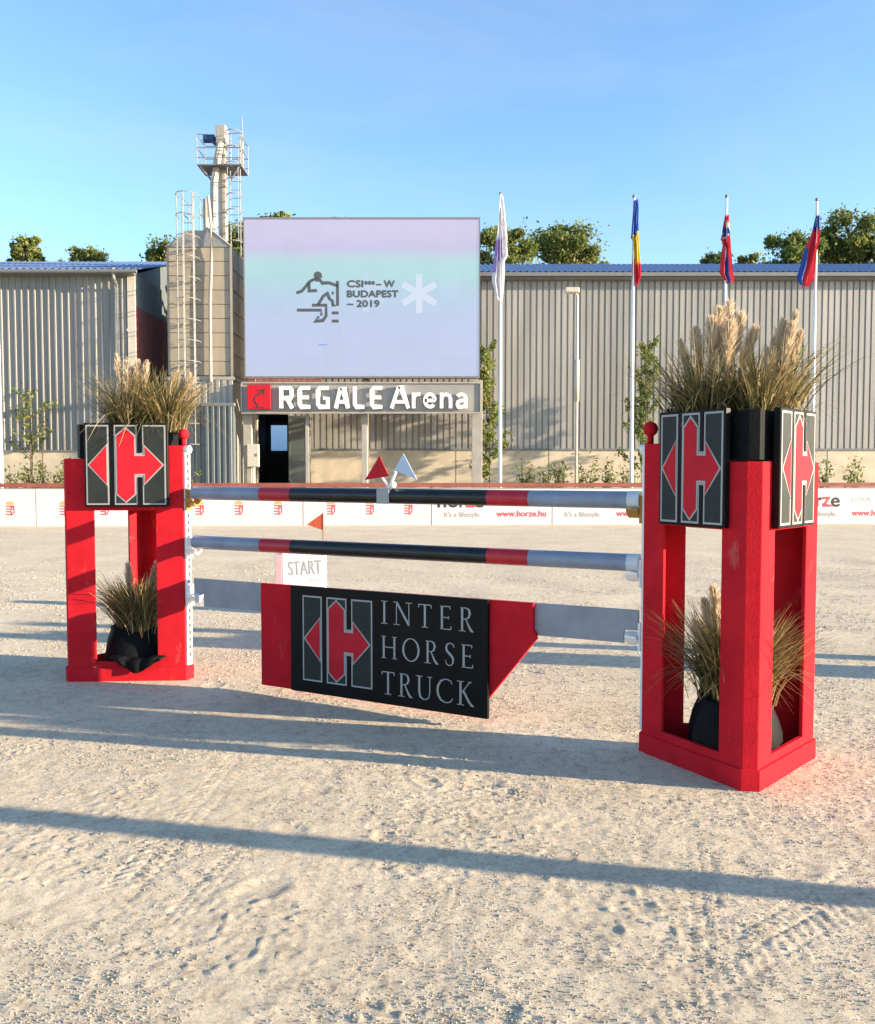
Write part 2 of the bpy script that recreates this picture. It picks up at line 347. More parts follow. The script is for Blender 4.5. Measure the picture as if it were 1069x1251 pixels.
# tyre tracks: (start, end, width, lug pitch, depth)
for (ax, ay), (bx, by), w, pitch, dp in (((-1.35, 2.35), (-1.05, 5.2), 0.22, 0.055, 0.0045), ((-1.72, 2.35), (-1.5, 4.6), 0.18, 0.055, 0.004),
        ((-0.45, 2.3), (0.55, 3.4), 0.20, 0.05, 0.004), ((0.3, 2.3), (1.9, 3.6), 0.26, 0.06, 0.0045), ((1.25, 2.3), (3.0, 3.75), 0.22, 0.05, 0.0045), ((2.2, 4.3), (3.2, 3.5), 0.20, 0.05, 0.0045), ((-3.2, 3.9), (-1.6, 6.2), 0.20, 0.06, 0.0035), ((-1.1, 2.3), (-.75, 4.4), .12, .035, .0035), ((-.2, 2.3), (.05, 3.6), .14, .032, .0035), ((.75, 2.35), (1.15, 4.0), .14, .034, .0035), ((1.0, 2.9), (2.6, 4.2), .16, .035, .004), ((-2.4, 3.0), (.4, 4.4), .12, .034, .003), ((.1, 4.5), (.75, 4.05), .16, .03, .006)):
    L = math.hypot(bx-ax, by-ay); ux, uy = (bx-ax)/L, (by-ay)/L
    s = (X-ax)*ux+(Y-ay)*uy; t = -(X-ax)*uy+(Y-ay)*ux+0.04*np.sin(s*1.3)
    m_ = np.clip((w/2-np.abs(t))/0.02, 0, 1)*np.clip(s/0.2, 0, 1)*np.clip((L-s)/0.4, 0, 1)*np.clip(vnoise(X/0.45+2, Y/0.45)*1.7+0.5, 0, 1)
    lug = 0.5+0.5*np.sin(2*math.pi*(s+np.abs(t)*0.8)/pitch); lug *= (np.abs(np.sin(t*math.pi/(w/3.0))) > 0.3)
    H += m_*(lug*dp*1.15-dp*0.7)*np.clip(0.05/(2.5*SP)-0.4, 0, 1)
# rake lines farther out
rk = np.clip((Y-7)/4, 0, 1)*np.clip((60-Y)/20, 0, 1); H += rk*0.007*vnoise(X/3.0, Y/0.10)*np.clip(0.3/(3*SP), 0, 1)
H += rk*0.022*vnoise(X/0.7, Y/0.5)*np.clip(0.5/(2*SP)-0.3, 0, 1)
# the sand is levelled under the jump stands
for cx_, cy_ in ((1.64, 4.70), (-2.36, 6.90)):
    d = np.hypot(X-cx_, Y-cy_); H *= np.clip((d-0.25)/0.5, 0.25, 1)
H -= np.clip((np.hypot(X, Y)-200)/500, 0, 1)*0.5
me = bpy.data.meshes.new('sand_ground'); ny, nx = X.shape
me.vertices.add(nx*ny); me.vertices.foreach_set('co', np.stack([X, Y, H], -1).astype(np.float32).ravel())
idx = np.arange(nx*ny).reshape(ny, nx); q = np.stack([idx[:-1, :-1], idx[:-1, 1:], idx[1:, 1:], idx[1:, :-1]], -1).reshape(-1, 4)
me.loops.add(q.size); me.loops.foreach_set('vertex_index', q.ravel().astype(np.int32))
me.polygons.add(len(q)); me.polygons.foreach_set('loop_start', np.arange(0, q.size, 4, dtype=np.int32)); me.polygons.foreach_set('loop_total', np.full(len(q), 4, dtype=np.int32))
me.update(calc_edges=True); me.polygons.foreach_set('use_smooth', np.ones(len(q), dtype=bool))
def sand_mat():
    m = bpy.data.materials.new('arena_sand'); m.use_nodes = True; n = m.node_tree.nodes; l = m.node_tree.links; b = n['Principled BSDF']
    tc = n.new('ShaderNodeTexCoord')
    def noise(sc, det=5, rough=0.6):
        t = n.new('ShaderNodeTexNoise'); t.inputs['Scale'].default_value = sc; t.inputs['Detail'].default_value = det; t.inputs['Roughness'].default_value = rough
        l.new(tc.outputs['Object'], t.inputs['Vector']); return t
    a = noise(1.1); g = noise(48, 8, 0.8); gr = noise(210, 4, 0.75); mid = noise(11, 9, 0.75)
    c1 = n.new('ShaderNodeValToRGB'); e = c1.color_ramp.elements; e[0].position = .3; e[0].color = (.54, .462, .348, 1); e[1].position = .7; e[1].color = (.65, .563, .432, 1); l.new(a.outputs['Fac'], c1.inputs[0])
    def mul(x, t, p0, k0, p1, k1, f):
        c2 = n.new('ShaderNodeValToRGB'); e = c2.color_ramp.elements; e[0].position = p0; e[0].color = (*k0, 1); e[1].position = p1; e[1].color = (*k1, 1); l.new(t.outputs['Fac'], c2.inputs[0])
        mx = n.new('ShaderNodeMix'); mx.data_type = 'RGBA'; mx.blend_type = 'MULTIPLY'; mx.inputs[0].default_value = f
        l.new(x, mx.inputs[6]); l.new(c2.outputs[0], mx.inputs[7]); return mx.outputs[2]
    o1 = mul(c1.outputs[0], g, .34, (.50, .48, .46), .52, (1.04, 1.03, 1.02), .8)
    o2 = mul(o1, mid, .36, (.72, .69, .65), .52, (1.05, 1.05, 1.04), .8)
    l.new(o2, b.inputs['Base Color'])
    b.inputs['Roughness'].default_value = 0.95; b.inputs['Specular IOR Level'].default_value = 0.15
    bp = n.new('ShaderNodeBump'); bp.inputs['Strength'].default_value = 0.8; bp.inputs['Distance'].default_value = 0.011
    bp2 = n.new('ShaderNodeBump'); bp2.inputs['Strength'].default_value = 0.5; bp2.inputs['Distance'].default_value = 0.005
    l.new(g.outputs['Fac'], bp.inputs['Height']); l.new(gr.outputs['Fac'], bp2.inputs['Height']); l.new(bp.outputs[0], bp2.inputs['Normal']); l.new(bp2.outputs[0], b.inputs['Normal'])
    return m
SAND = sand_mat(); me.materials.append(SAND)
ground = bpy.data.objects.new('sand_ground', me); col.objects.link(ground); tag(ground, 'pale riding arena sand with tyre tracks and hoof prints', 'ground', kind='structure')

# loose crumbs of sand: tens of thousands of small faceted clods lying on the sheet
def clods(n):
    r = np.random.default_rng(21)
    y = 2.3+(r.random(n*3)**1.7)*13.5; x = (r.random(n*3)*2-1)*(y*0.56+0.3)
    keep = (vnoise(x/0.55+5, y/0.4+9)*1.5+vnoise(x/0.13, y/0.12)*1.0+0.55) > r.random(n*3); x = x[keep][:n]; y = y[keep][:n]; n = len(x)
    ix = np.clip(np.searchsorted(gx, x), 1, len(gx)-1); iy = np.clip(np.searchsorted(gy, y), 1, len(gy)-1); z = H[iy, ix]
    sz = 0.0012+0.0052*r.random(n)**3.5; sz *= np.clip(y/4.0, 0.8, 2.2)
    base = np.array([(1, 0, -.5), (0, 1, -.5), (-1, 0, -.5), (0, -1, -.5), (0, 0, 1)], float)
    V = base[None]*(0.6+0.8*r.random((n, 5, 1)))*sz[:, None, None]; V[:, :, 2] *= 0.8
    a = r.random(n)*6.28; c, s_ = np.cos(a)[:, None], np.sin(a)[:, None]
    Vx = V[:, :, 0]*c*1.35-V[:, :, 1]*s_; Vy = V[:, :, 0]*s_*1.35+V[:, :, 1]*c
    P = np.stack([Vx+x[:, None], Vy+y[:, None], V[:, :, 2]+(z+sz*0.15)[:, None]], -1).reshape(-1, 3)
    F = np.array([(0, 1, 4), (1, 2, 4), (2, 3, 4), (3, 0, 4)]); F = (F[None]+np.arange(n)[:, None, None]*5).reshape(-1, 3)
    m = bpy.data.meshes.new('sand_clods'); m.vertices.add(len(P)); m.vertices.foreach_set('co', P.astype(np.float32).ravel())
    m.loops.add(F.size); m.loops.foreach_set('vertex_index', F.ravel().astype(np.int32)); m.polygons.add(len(F))
    m.polygons.foreach_set('loop_start', np.arange(0, F.size, 3, dtype=np.int32)); m.polygons.foreach_set('loop_total', np.full(len(F), 3, dtype=np.int32)); m.update(calc_edges=True)
    m.materials.append(SAND); o = bpy.data.objects.new('sand_clods', m); col.objects.link(o); return tag(o, 'loose crumbs and small clods scattered over the arena sand', 'sand', kind='stuff')
clods(170000)

# ------------------------------------------------------------------ warehouses
def corr(mb, p0, p1, z0, z1, pitch, crest, flank, depth, nrm, mi=0):
    """corrugated sheet from p0 to p1 (plan), crest towards nrm"""
    p0 = Vector(p0); p1 = Vector(p1); L = (p1-p0).length; u = (p1-p0)/L; nrm = Vector(nrm)
    pr = []; s = 0.0
    while s < L:
        for ds, d in ((0, 0), (pitch-crest-2*flank, 0), (pitch-crest-flank, depth), (pitch-flank, depth)):
            if s+ds <= L: pr.append((s+ds, d))
        s += pitch
    pr.append((L, 0))
    P = [p0+u*s_+nrm*d for s_, d in pr]
    i = len(mb.v)
    for p in P: mb.v.append((p.x, p.y, z0)); mb.v.append((p.x, p.y, z1))
    for k in range(len(P)-1): mb.f.append((i+2*k, i+2*k+2, i+2*k+3, i+2*k+1)); mb.m.append(mi)

def sheet_roof(mb, x0, x1, y0, z0, y1, z1, pitch=0.27, h=0.05, mi=0):
    pr = []; s = x0
    while s < x1:
        pr += [(s, 0), (s+pitch*.5, 0), (s+pitch*.6, h), (s+pitch*.9, h)]; s += pitch
    pr = [p for p in pr if p[0] <= x1]+[(x1, 0)]
    i = len(mb.v)
    for s, d in pr: mb.v.append((s, y0, z0+d)); mb.v.append((s, y1, z1+d))
    for k in range(len(pr)-1): mb.f.append((i+2*k, i+2*k+2, i+2*k+3, i+2*k+1)); mb.m.append(mi)

W = thing('warehouse', 'long grey corrugated warehouse with tan concrete plinth behind the big screen', 'warehouse', (10, 38, 0))
def loc(o, x, y, z=0): return (x-o.location.x, y-o.location.y, z-o.location.z)
WX = -10.0; WY = -38.0     # shift to local
wx0, wx1 = -9.2, 32.0; EAVE = 9.80; PL = 2.5
dx0, dx1, dz1 = -7.75, -6.4, 4.02
mb = MB()
corr(mb, (wx0+WX, 0), (dx0+WX, 0), PL, EAVE, .265, .185, .012, .06, (0, -1)); corr(mb, (dx0+WX, 0), (dx1+WX, 0), dz1, EAVE, .265, .185, .012, .06, (0, -1)); corr(mb, (dx1+WX, 0), (wx1+WX, 0), PL, EAVE, .265, .185, .012, .06, (0, -1))
mb.build('cladding', CLAD, W)
mb = MB(); mb.box(dx1+WX+.12, -.03, -.2, wx1+WX, .25, PL-.03); mb.build('plinth', CONC, W)
mb = MB(); mb.box(wx0+WX, -.03, -.2, dx0+WX-.12, .25, PL-.03); mb.build('plinth', CONC, W)
mb = MB(); mb.box(dx1+WX+.1, -.075, PL-.03, wx1+WX, .0, PL+.05); mb.build('drip_flashing', FASC, W)
for k in range(9):       # joints of the cast plinth
    x = -3.2+k*4.0; mb = MB(); mb.box(x+WX-.012, -.036, 0, x+WX+.012, -.0305, PL-.05); mb.build('plinth_joint', FASC, W)
mb = MB(); sheet_roof(mb, wx0+WX-.2, wx1+WX, -.45, EAVE+.16, 7.2, EAVE+.16+7.65*.272); sheet_roof(mb, wx0+WX-.2, wx1+WX, 14.8, EAVE+.16, 7.2, EAVE+.16+7.65*.272); mb.build('roof', ROOF, W)
mb = MB(); mb.box(wx0+WX-.2, -.42, EAVE-.12, wx1+WX, -.02, EAVE+.12); mb.build('eave_fascia', FASC, W)
mb = MB(); mb.box(wx0+WX-.2, -.60, EAVE-.02, wx1+WX, -.45, EAVE+.13); mb.build('gutter', FASC, W)
mb = MB(); mb.box(wx0+WX, .3, 0, wx0+WX+.2, 14.6, EAVE); mb.box(wx1+WX-.2, .3, 0, wx1+WX, 14.6, EAVE); mb.box(wx0+WX, 14.4, 0, wx1+WX, 14.6, EAVE); mb.build('rear_wall', CLAD, W)
# doorway, with the dark passage behind it
mb = MB(); mb.box(dx0+WX-.12, -.1, -.1, dx0+WX, .3, dz1+.12); mb.box(dx1+WX, -.1, -.1, dx1+WX+.12, .3, dz1+.12); mb.box(dx0+WX, -.1, dz1, dx1+WX, .3, dz1+.12); mb.build('door_frame', MAST, W)
mb = MB()
mb.box(dx0+WX-.5, .32, -.1, dx0+WX-.4, 4, 4.4); mb.box(dx1+WX+.4, .32, -.1, dx1+WX+.5, 4, 4.4); mb.box(dx0+WX-.5, 4.0, -.1, dx1+WX+.5, 4.1, 4.4); mb.box(dx0+WX-.5, .32, 4.4, dx1+WX+.5, 4.1, 4.5); mb.build('passage', DARK, W)
GLOW = emit('pane_reflection_glow', [(0.0, (.045/1, .085, .15)), (1.0, (.07, .12, .20))])  # emission stands in for the blue light reflected in the glass; no lamp here
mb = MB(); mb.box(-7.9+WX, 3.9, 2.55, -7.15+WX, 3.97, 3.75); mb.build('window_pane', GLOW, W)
dl = MB(); dl.box(0, -.03, .05, .95, .03, 3.95); dl.box(.0, -.05, .05, .08, -.03, 3.95); dl.box(.87, -.05, .05, .95, -.03, 3.95); dl.box(.08, -.05, 3.85, .87, -.03, 3.95); dl.box(.08, -.05, 2.0, .87, -.03, 2.1)
d_o = dl.build('door_leaf', DOORG, W, xf=T(dx1+WX+.02, -.14, 0) @ RZ(R(-6)))
mb = MB(); mb.box(.10, -.09, 1.0, .14, -.05, 1.2); mb.build('handle', STEEL, d_o)

WLx = thing('warehouse', 'grey ribbed warehouse with blue roof edge, left of the dryer tower', 'warehouse', (-20, 34.15, 0))
ox, oy = 20.0, -34.15
mb = MB(); corr(mb, (-34+ox, 0), (-11.95+ox, 0), 2.34, 9.24, .258, .050, .02, .055, (0, -1)); mb.build('cladding', CLADL, WLx)
mb = MB(); mb.box(-11.9+ox, -.06, 2.36, -11.6+ox, .02, 9.25); mb.build('corner_flashing', BOXW, WLx)
mb = MB(); mb.box(-34+ox, -.03, -.2, -11.6+ox, .25, 2.38); mb.build('plinth', CONC, WLx)
mb = MB(); mb.box(-34+ox, -.085, 2.34, -11.6+ox, 0, 2.40); mb.build('drip_flashing', FASC, WLx)
mb = MB(); sheet_roof(mb, -34.2+ox, -11.3+ox, -.5, 9.20, 6.5, 9.20+7*.27); sheet_roof(mb, -34.2+ox, -11.3+ox, 13.5, 9.20, 6.5, 9.20+7*.27); mb.build('roof', ROOF, WLx)
mb = MB(); mb.box(-34.2+ox, -.45, 9.06, -11.55+ox, -.02, 9.16); mb.build('eave_fascia', FASC, WLx)
mb = MB(); mb.tube([(-34.2+ox, -.58, 9.12), (-11.35+ox, -.58, 9.12)], .08, 8); mb.build('gutter', FASC, WLx)
mb = MB(); mb.tube([(-12.25+ox, -.55, 9.25), (-12.25+ox, -.5, 8.9), (-12.25+ox, -.14, 8.6), (-12.25+ox, -.14, .3)], .06, 8); mb.build('downpipe', STEEL, WLx)
mb = MB(); corr(mb, (-11.6+ox, .03), (-11.6+ox, 13.0), 7.9, 9.15, .258, .1, .03, .05, (1, 0)); mb.face([(-11.6+ox, .03, 9.15), (-11.6+ox, 13, 9.15), (-11.6+ox, 6.5, 11.15)]); mb.build('gable_cladding', CLADD, WLx)
mb = MB(); corr(mb, (-11.6+ox, .03), (-11.6+ox, 13.0), 0, 7.9, .258, .1, .03, .05, (1, 0)); mb.build('lower_gable_cladding', CLADR, WLx)
mb = MB(); mb.box(-34+ox, .3, 0, -33.8+ox, 13, 9.0); mb.box(-34+ox, 12.9, 0, -11.7+ox, 13.0, 9.0); mb.build('rear_wall', CLADL, WLx)

AN = thing('annex', 'dark red clad annex squeezed between dryer tower and screen', 'shed', (-9.2, 36.9, 0))
mb = MB(); corr(mb, (-1.3, -.5), (1.15, -.5), 0, 8.2, .25, .1, .03, .04, (0, -1)); corr(mb, (1.15, -.5), (1.15, .5), 0, 8.2, .25, .1, .03, .04, (1, 0)); mb.box(-1.3, -.49, 0, 1.14, .5, 8.18); mb.build('cladding', CLADR, AN)
mb = MB(); mb.box(-1.4, -.6, 8.2, 1.25, .6, 8.35); mb.build('roof', FASC, AN)

# ------------------------------------------------------------------ dryer tower with caged ladder
DT = thing('dryer_tower', 'tan panelled grain dryer tower with chamfered top and caged ladder', 'tower', (-9.10, 34.0, 0))
hw = 1.25
mb = MB(); mb.box(-hw+.03, .04, 5.2, hw-.03, 2.3, 10.1); mb.build('core', DRYERG, DT)
rows = 9; ph = (10.12-5.25)/rows
for r_ in range(rows):
    for (xa, xb) in ((-hw, hw-.06),):
        mb = MB(); z = 5.25+r_*ph; mb.box(xa+.008, 0, z+.009, xb-.008, .04, z+ph-.009); mb.build('panel', DRYER, DT, bevel=.008)
for r_ in range(6):
    mb = MB(); z = 5.25+r_*(ph*1.5); mb.box(hw-.03, .05, z+.02, hw+.02, 2.25, z+ph*1.5-.02); mb.build('side_panel', DRYER, DT, bevel=.008)
mb = MB(); mb.box(hw-.07, -.05, 5.2, hw+.03, .0, 10.2); mb.build('corner_strip', DRYER, DT)
mb = MB()
b = [(-hw-.02, -.03, 10.12), (hw+.02, -.03, 10.12), (hw+.02, 2.3, 10.12), (-hw-.02, 2.3, 10.12)]; t = [(-.34, -.03, 10.74), (.5, -.03, 10.74), (.5, 2.0, 10.74), (-.34, 2.0, 10.74)]
for k in range(4): mb.face([b[k], b[(k+1) % 4], t[(k+1) % 4], t[k]])
mb.face(t); mb.face(b[::-1]); mb.build('hopper_lid', STEEL, DT)
for k in range(4):
    mb = MB(); mb.tube([b[k], t[k]], .035, 6); mb.build('lid_trim', MAST, DT)
mb = MB(); mb.box(-hw-.06, -.08, 5.08, hw+.08, 2.4, 5.2); mb.build('base_flange', MAST, DT)
mb = MB(); corr(mb, (-hw, -.02), (hw, -.02), 0, 5.08, .25, .13, .02, .045, (0, -1)); mb.box(-hw, .0, 0, hw, 2.3, 5.07); mb.build('base_cladding', CLAD, DT)
mb = MB(); mb.box(.15, -.55, 4.05, hw+.15, -.08, 4.17); mb.build('canopy', FASC, DT)
mb = MB(); corr(mb, (.2, -.5), (hw+.1, -.5), 0, 4.05, .22, .09, .025, .04, (0, -1)); mb.box(.2, -.48, 0, hw+.1, -.1, 4.04); mb.build('lean_to_cladding', CLADD, DT)
# ladder
lx0, lx1 = -.55, -.12; lz = 12.1
LD = MB()
for x in (lx0, lx1): LD.tube([(x, -.25, .2), (x, -.25, lz)], .024, 6)
lad = LD.build('ladder', STEEL, DT)
z = .4
while z < 11.9:
    mb = MB(); mb.tube([(lx0, -.25, z), (lx1, -.25, z)], .018, 6); mb.build('rung', STEEL, lad); z += .33
cxm = (lx0+lx1)/2
for k in range(13):
    z = 2.6+k*.78; mb = MB(); mb.tube([(cxm+.42*math.cos(a), -.25-.62*math.sin(a), z) for a in [math.pi*t/10 for t in range(-1, 12)]], .017, 6); mb.build('cage_hoop', STEEL, lad)
for a in (.25, .5, .75):
    mb = MB(); an = math.pi*a; mb.tube([(cxm+.42*math.cos(an), -.25-.62*math.sin(an), 2.6), (cxm+.42*math.cos(an), -.25-.62*math.sin(an), lz-.15)], .02, 6); mb.build('cage_strap', STEEL, lad)
for z in (3.5, 5.6, 7.2, 8.8, 10.0):
    mb = MB(); mb.box(lx0-.02, -.26, z, lx0+.02, .02, z+.05); mb.box(lx1-.02, -.26, z, lx1+.02, .02, z+.05); mb.build('bracket', STEEL, lad)
mb = MB()
for x, z0_ in ((-.62, 10.7), (.02, 10.7)): mb.tube([(x, .1, z0_), (x, .1, 12.0)], .02, 6); mb.tube([(x, .9, 10.75), (x, .9, 12.0)], .02, 6); mb.tube([(x, .1, 12.0), (x, .9, 12.0)], .02, 6); mb.tube([(x, .1, 11.4), (x, .9, 11.4)], .02, 6)
mb.build('top_railing', STEEL, DT)
mb = MB(); mb.tube([(.42, -.12, 5.0), (.43, -.12, 8.0), (.50, -.12, 9.6), (.50, -.12, 10.9), (.40, -.1, 12.0)], .06, 10); mb.build('spout_pipe', MAST, DT)
mb = MB(); mb.tube([(.22, .3, 10.7), (.22, .3, 12.0)], .12, 10); mb.box(.08, .2, 11.3, .36, .5, 11.7); mb.build('vent_stack', MAST, DT)

# elevator mast behind the dryer
EL = thing('bucket_elevator', 'slim grey elevator mast with railed platform rising behind the dryer tower', 'elevator', (-8.72, 36.4, 0))
k_ = 36.0/1075
def ez(y): return zat(y, 36.4)
def ex(x): return (x-534.5)*36.4/1075/1.017+8.7
mb = MB(); mb.box(ex(268.5), -.2, 0, ex(277), .2, ez(157)); mb.build('mast', MAST, EL, bevel=.01)
mb = MB(); mb.box(ex(268)-.05, -.26, ez(178), ex(277)+.05, .26, ez(155)); mb.build('head', MAST, EL, bevel=.03)
mb = MB(); mb.tube([(ex(272), -.25, ez(178)), (ex(268), -.34, ez(205)), (ex(264.5), -.36, ez(228)), (ex(263), -.36, ez(290))], .15, 8); mb.build('return_leg', MAST, EL)
for y in (182, 206, 231, 262):
    mb = MB(); mb.box(ex(268.5)-.03, -.23, ez(y), ex(277)+.03, .23, ez(y)+.06); mb.build('joint_flange', STEEL, EL)
mb = MB(); mb.box(ex(247), -.7, ez(209), ex(300), .6, ez(207.5)); mb.build('platform', FASC, EL)
def rail(nm, pts, r=.020):
    m_ = MB()
    for p_ in pts: m_.tube(p_, r, 6)
    m_.build(nm, STEEL, EL)
xa, xb = ex(247), ex(300)
for yy in (-.7, .6):
    rail('railing', [[(xa, yy, ez(172)), (ex(262), yy, ez(172))], [(xa, yy, ez(188)), (xb, yy, ez(188))], [(xa, yy, ez(200)), (xb, yy, ez(200))], [(ex(282), yy, ez(172)), (xb, yy, ez(170))]]+[[(x, yy, ez(208)), (x, yy, ez(172))] for x in (xa, ex(288), xb)])
rail('railing', [[(x, -.7, z), (x, .6, z)] for x in (xa, xb) for z in (ez(172), ez(188))])
rail('brace', [[(xa+.1, -.6, ez(209)), (ex(262), -.2, ez(224))], [(xb-.1, -.6, ez(209)), (ex(283), -.2, ez(224))], [(xa+.1, .5, ez(209)), (ex(262), .2, ez(224))]], .04)
mb = MB(); mb.tube([(ex(250), 0, ez(169.5)), (ex(263), 0, ez(169.5))], .17, 12); mb.tube([(ex(263), 0, ez(169.5)), (ex(268), 0, ez(169.5))], .08, 8); mb.build('motor', MOTOR, EL)
mb = MB(); mb.prism([(ex(259), ez(174)), (ex(268), ez(181)), (ex(268), ez(173))], -.1, .1, fn=lambda x, z, y: (x, y, z)); mb.build('motor_bracket', MOTOR, EL)
L2 = MB()
for x in (284, 296): L2.tube([(ex(x), -.3, .3), (ex(x), -.3, ez(172))], .022, 6)
lad2 = L2.build('ladder', STEEL, EL)
z = 5.0
while z < 13.5:
    mb = MB(); mb.tube([(ex(284), -.3, z), (ex(296), -.3, z)], .014, 6); mb.build('rung', STEEL, lad2); z += .33
for k in range(8):
    z = ez(300)+k*.62; mb = MB(); mb.tube([(ex(290)+.36*math.cos(a), -.3-.55*math.sin(a), z) for a in [math.pi*t/10 for t in range(0, 11)]], .02, 6); mb.build('cage_hoop', STEEL, lad2)
for a in (.3, .7):
    an = math.pi*a; mb = MB(); mb.tube([(ex(290)+.36*math.cos(an), -.3-.55*math.sin(an), ez(300)), (ex(290)+.36*math.cos(an), -.3-.55*math.sin(an), ez(212))], .014, 6); mb.build('cage_strap', STEEL, lad2)
mb = MB(); mb.tube([(ex(298), -.1, ez(209)), (ex(298), -.1, ez(175)), (ex(297.6), -.1, ez(143))], [.05, .04, .012], 6); mb.build('lightning_rod', STEEL, EL)

# ------------------------------------------------------------------ screen, sign and their frame
SF = thing('screen_frame', 'tan steel posts carrying the big screen and arena sign', 'frame', (-2.9, 34.3, 0))
def sx(x): return (x-534.5)*34/1075+2.9
for x, w in ((301.5, .16), (445, .11), (583, .20)):
    mb = MB(); mb.box(sx(x)-w, -.1, -.2, sx(x)+w, .12, 5.1); mb.build('post', MAST, SF, bevel=.01)
for x in (301.5, 445, 583):
    mb = MB(); mb.box(sx(x)-.1, .7, -.2, sx(x)+.1, .9, 11.0); mb.build('rear_post', MAST, SF)
for z in (4.95, 8.0, 10.8):
    mb = MB(); mb.box(sx(301), .5, z, sx(583), .68, z+.12); mb.build('rear_beam', MAST, SF)
mb = MB(); mb.box(sx(372.5), -.05, -.1, sx(376.5), .06, 3.9); mb.build('door_post', MAST, SF)
SC = thing('led_screen', 'large led video screen showing riding logo on pastel gradient', 'screen', (-2.88, 33.9, 0))
sx0, sx1, sz0, sz1 = -4.50, 4.50, 5.16, 11.17
def lin(c): return tuple(((v/255+.055)/1.055)**2.4 for v in c)
SCRM = emit('screen_glow', [(p, tuple(v/EXPO for v in lin(c))) for p, c in ((0.0, (186, 196, 228)), (.42, (182, 198, 229)), (.58, (176, 204, 226)), (.70, (170, 214, 218)), (.79, (176, 211, 222)), (.87, (194, 192, 226)), (1.0, (202, 196, 228)))])
mb = MB(); mb.box(sx0, 0.02, sz0, sx1, .5, sz1); mb.build('cabinet', FASC, SC)
mb = MB(); mb.box(sx0+.05, -.03, sz0+.05, sx1-.05, .015, sz1-.05); disp = mb.build('display', SCRM, SC)
mb = MB()
for q_ in ((sx0, -.05, sz0-.02, sx1, .02, sz0+.05), (sx0, -.05, sz1-.05, sx1, .02, sz1+.03), (sx0, -.05, sz0+.05, sx0+.05, .02, sz1-.05), (sx1-.05, -.05, sz0+.05, sx1, .02, sz1-.05)): mb.box(*q_)
mb.build('bezel', FASC, SC)
def em_flat(name, c, s=1.0):
    m = bpy.data.materials.new(name); m.use_nodes = True; b_ = m.node_tree.nodes['Principled BSDF']; b_.inputs['Base Color'].default_value = (.03, .03, .03, 1)
    n = m.node_tree.nodes; l = m.node_tree.links; no = n.new('ShaderNodeTexNoise'); no.inputs['Scale'].default_value = 30; mr = n.new('ShaderNodeMapRange'); mr.inputs['To Min'].default_value = .9*s; mr.inputs['To Max'].default_value = 1.1*s
    l.new(no.outputs['Fac'], mr.inputs['Value']); l.new(mr.outputs[0], b_.inputs['Emission Strength']); b_.inputs['Emission Color'].default_value = (*[v/EXPO for v in lin(c)], 1); return m
SINK = em_flat('screen_ink', (68, 74, 82)); SWHT = em_flat('screen_white', (205, 218, 236)); SWH2 = em_flat('screen_pale', (186, 206, 228)); SBLU = em_flat('screen_blue', (110, 150, 225))
def scr(px_, py_):   # reading of the logo drawing -> screen local metres
    gx_ = 330+px_*0.2152; gy_ = 310+py_*0.2152
    return ((gx_-534.5)*33.9/1075/1.0105+2.88, zat(gy_, 33.9))
lg = MB(); w_ = .115
for pts in ([(150, 224), (182, 212), (205, 185), (222, 162), (250, 146)], [(222, 168), (222, 212), (268, 210)], [(250, 140), (262, 150), (285, 152), (297, 168), (335, 166), (385, 184)], [(383, 155), (383, 294), (350, 294)],
            [(272, 290), (290, 262), (302, 242), (325, 226), (338, 258), (353, 268), (357, 290)], [(238, 293), (318, 293), (318, 352), (300, 380), (252, 384), (278, 358)], [(152, 321), (290, 321), (290, 352)], [(350, 337), (389, 337)], [(350, 383), (389, 383)], [(350, 222), (362, 226)]):
    wstroke(lg, [scr(*p) for p in pts], w_, -.031, -.036)
hc = scr(272, 124); plate(lg, [(hc[0]+.16*math.cos(a)*1.0, hc[1]+.15*math.sin(a)) for a in [2*math.pi*k/16 for k in range(16)]], -.031, -.036)
v0 = [scr(*p) for p in ((270, 120), (270, 142), (299, 138), (292, 124))]; plate(lg, v0, -.031, -.0365)
lg.build('horse_and_rider_logo', SINK, disp)
def star(cx_, cy_, r_, w2, y1, m_):
    mb_ = MB(); c = scr(cx_, cy_); r2 = r_*.2152*33.9/1075
    for k in range(3):
        a = math.pi/2+k*math.pi/3; wstroke(mb_, [(c[0]-r2*math.cos(a), c[1]-r2*math.sin(a)), (c[0]+r2*math.cos(a), c[1]+r2*math.sin(a))], w2, -.031, y1-k*.0006)
    mb_.build('asterisk', m_, disp)
star(846, 228, 108, .25, -.034, SWHT); star(546, 222, 108, .25, -.0325, SWH2)
for s_, yb, wd in (('CSI', 190, .60), ('BUDAPEST', 247, 1.94), ('– 2019', 302, 1.22)):
    p = scr(438, yb); text_part(s_, .255, 'screen_text', SINK, disp, T(p[0], -.036, p[1]), fat=.021, width=wd, depth=.003)
p = scr(535, 178); text_part('***', .255, 'screen_text', SINK, disp, T(p[0], -.036, p[1]-.10), fat=.016, width=.40, depth=.003)
p = scr(602, 190); text_part('– W', .255, 'screen_text', SINK, disp, T(p[0], -.036, p[1]), fat=.021, width=.70, depth=.003)
mb = MB(); mb.box(-2.88+2.88-1.66, -.036, 6.38, -1.33, -.031, 6.42); mb.build('screen_mark', SBLU, disp)

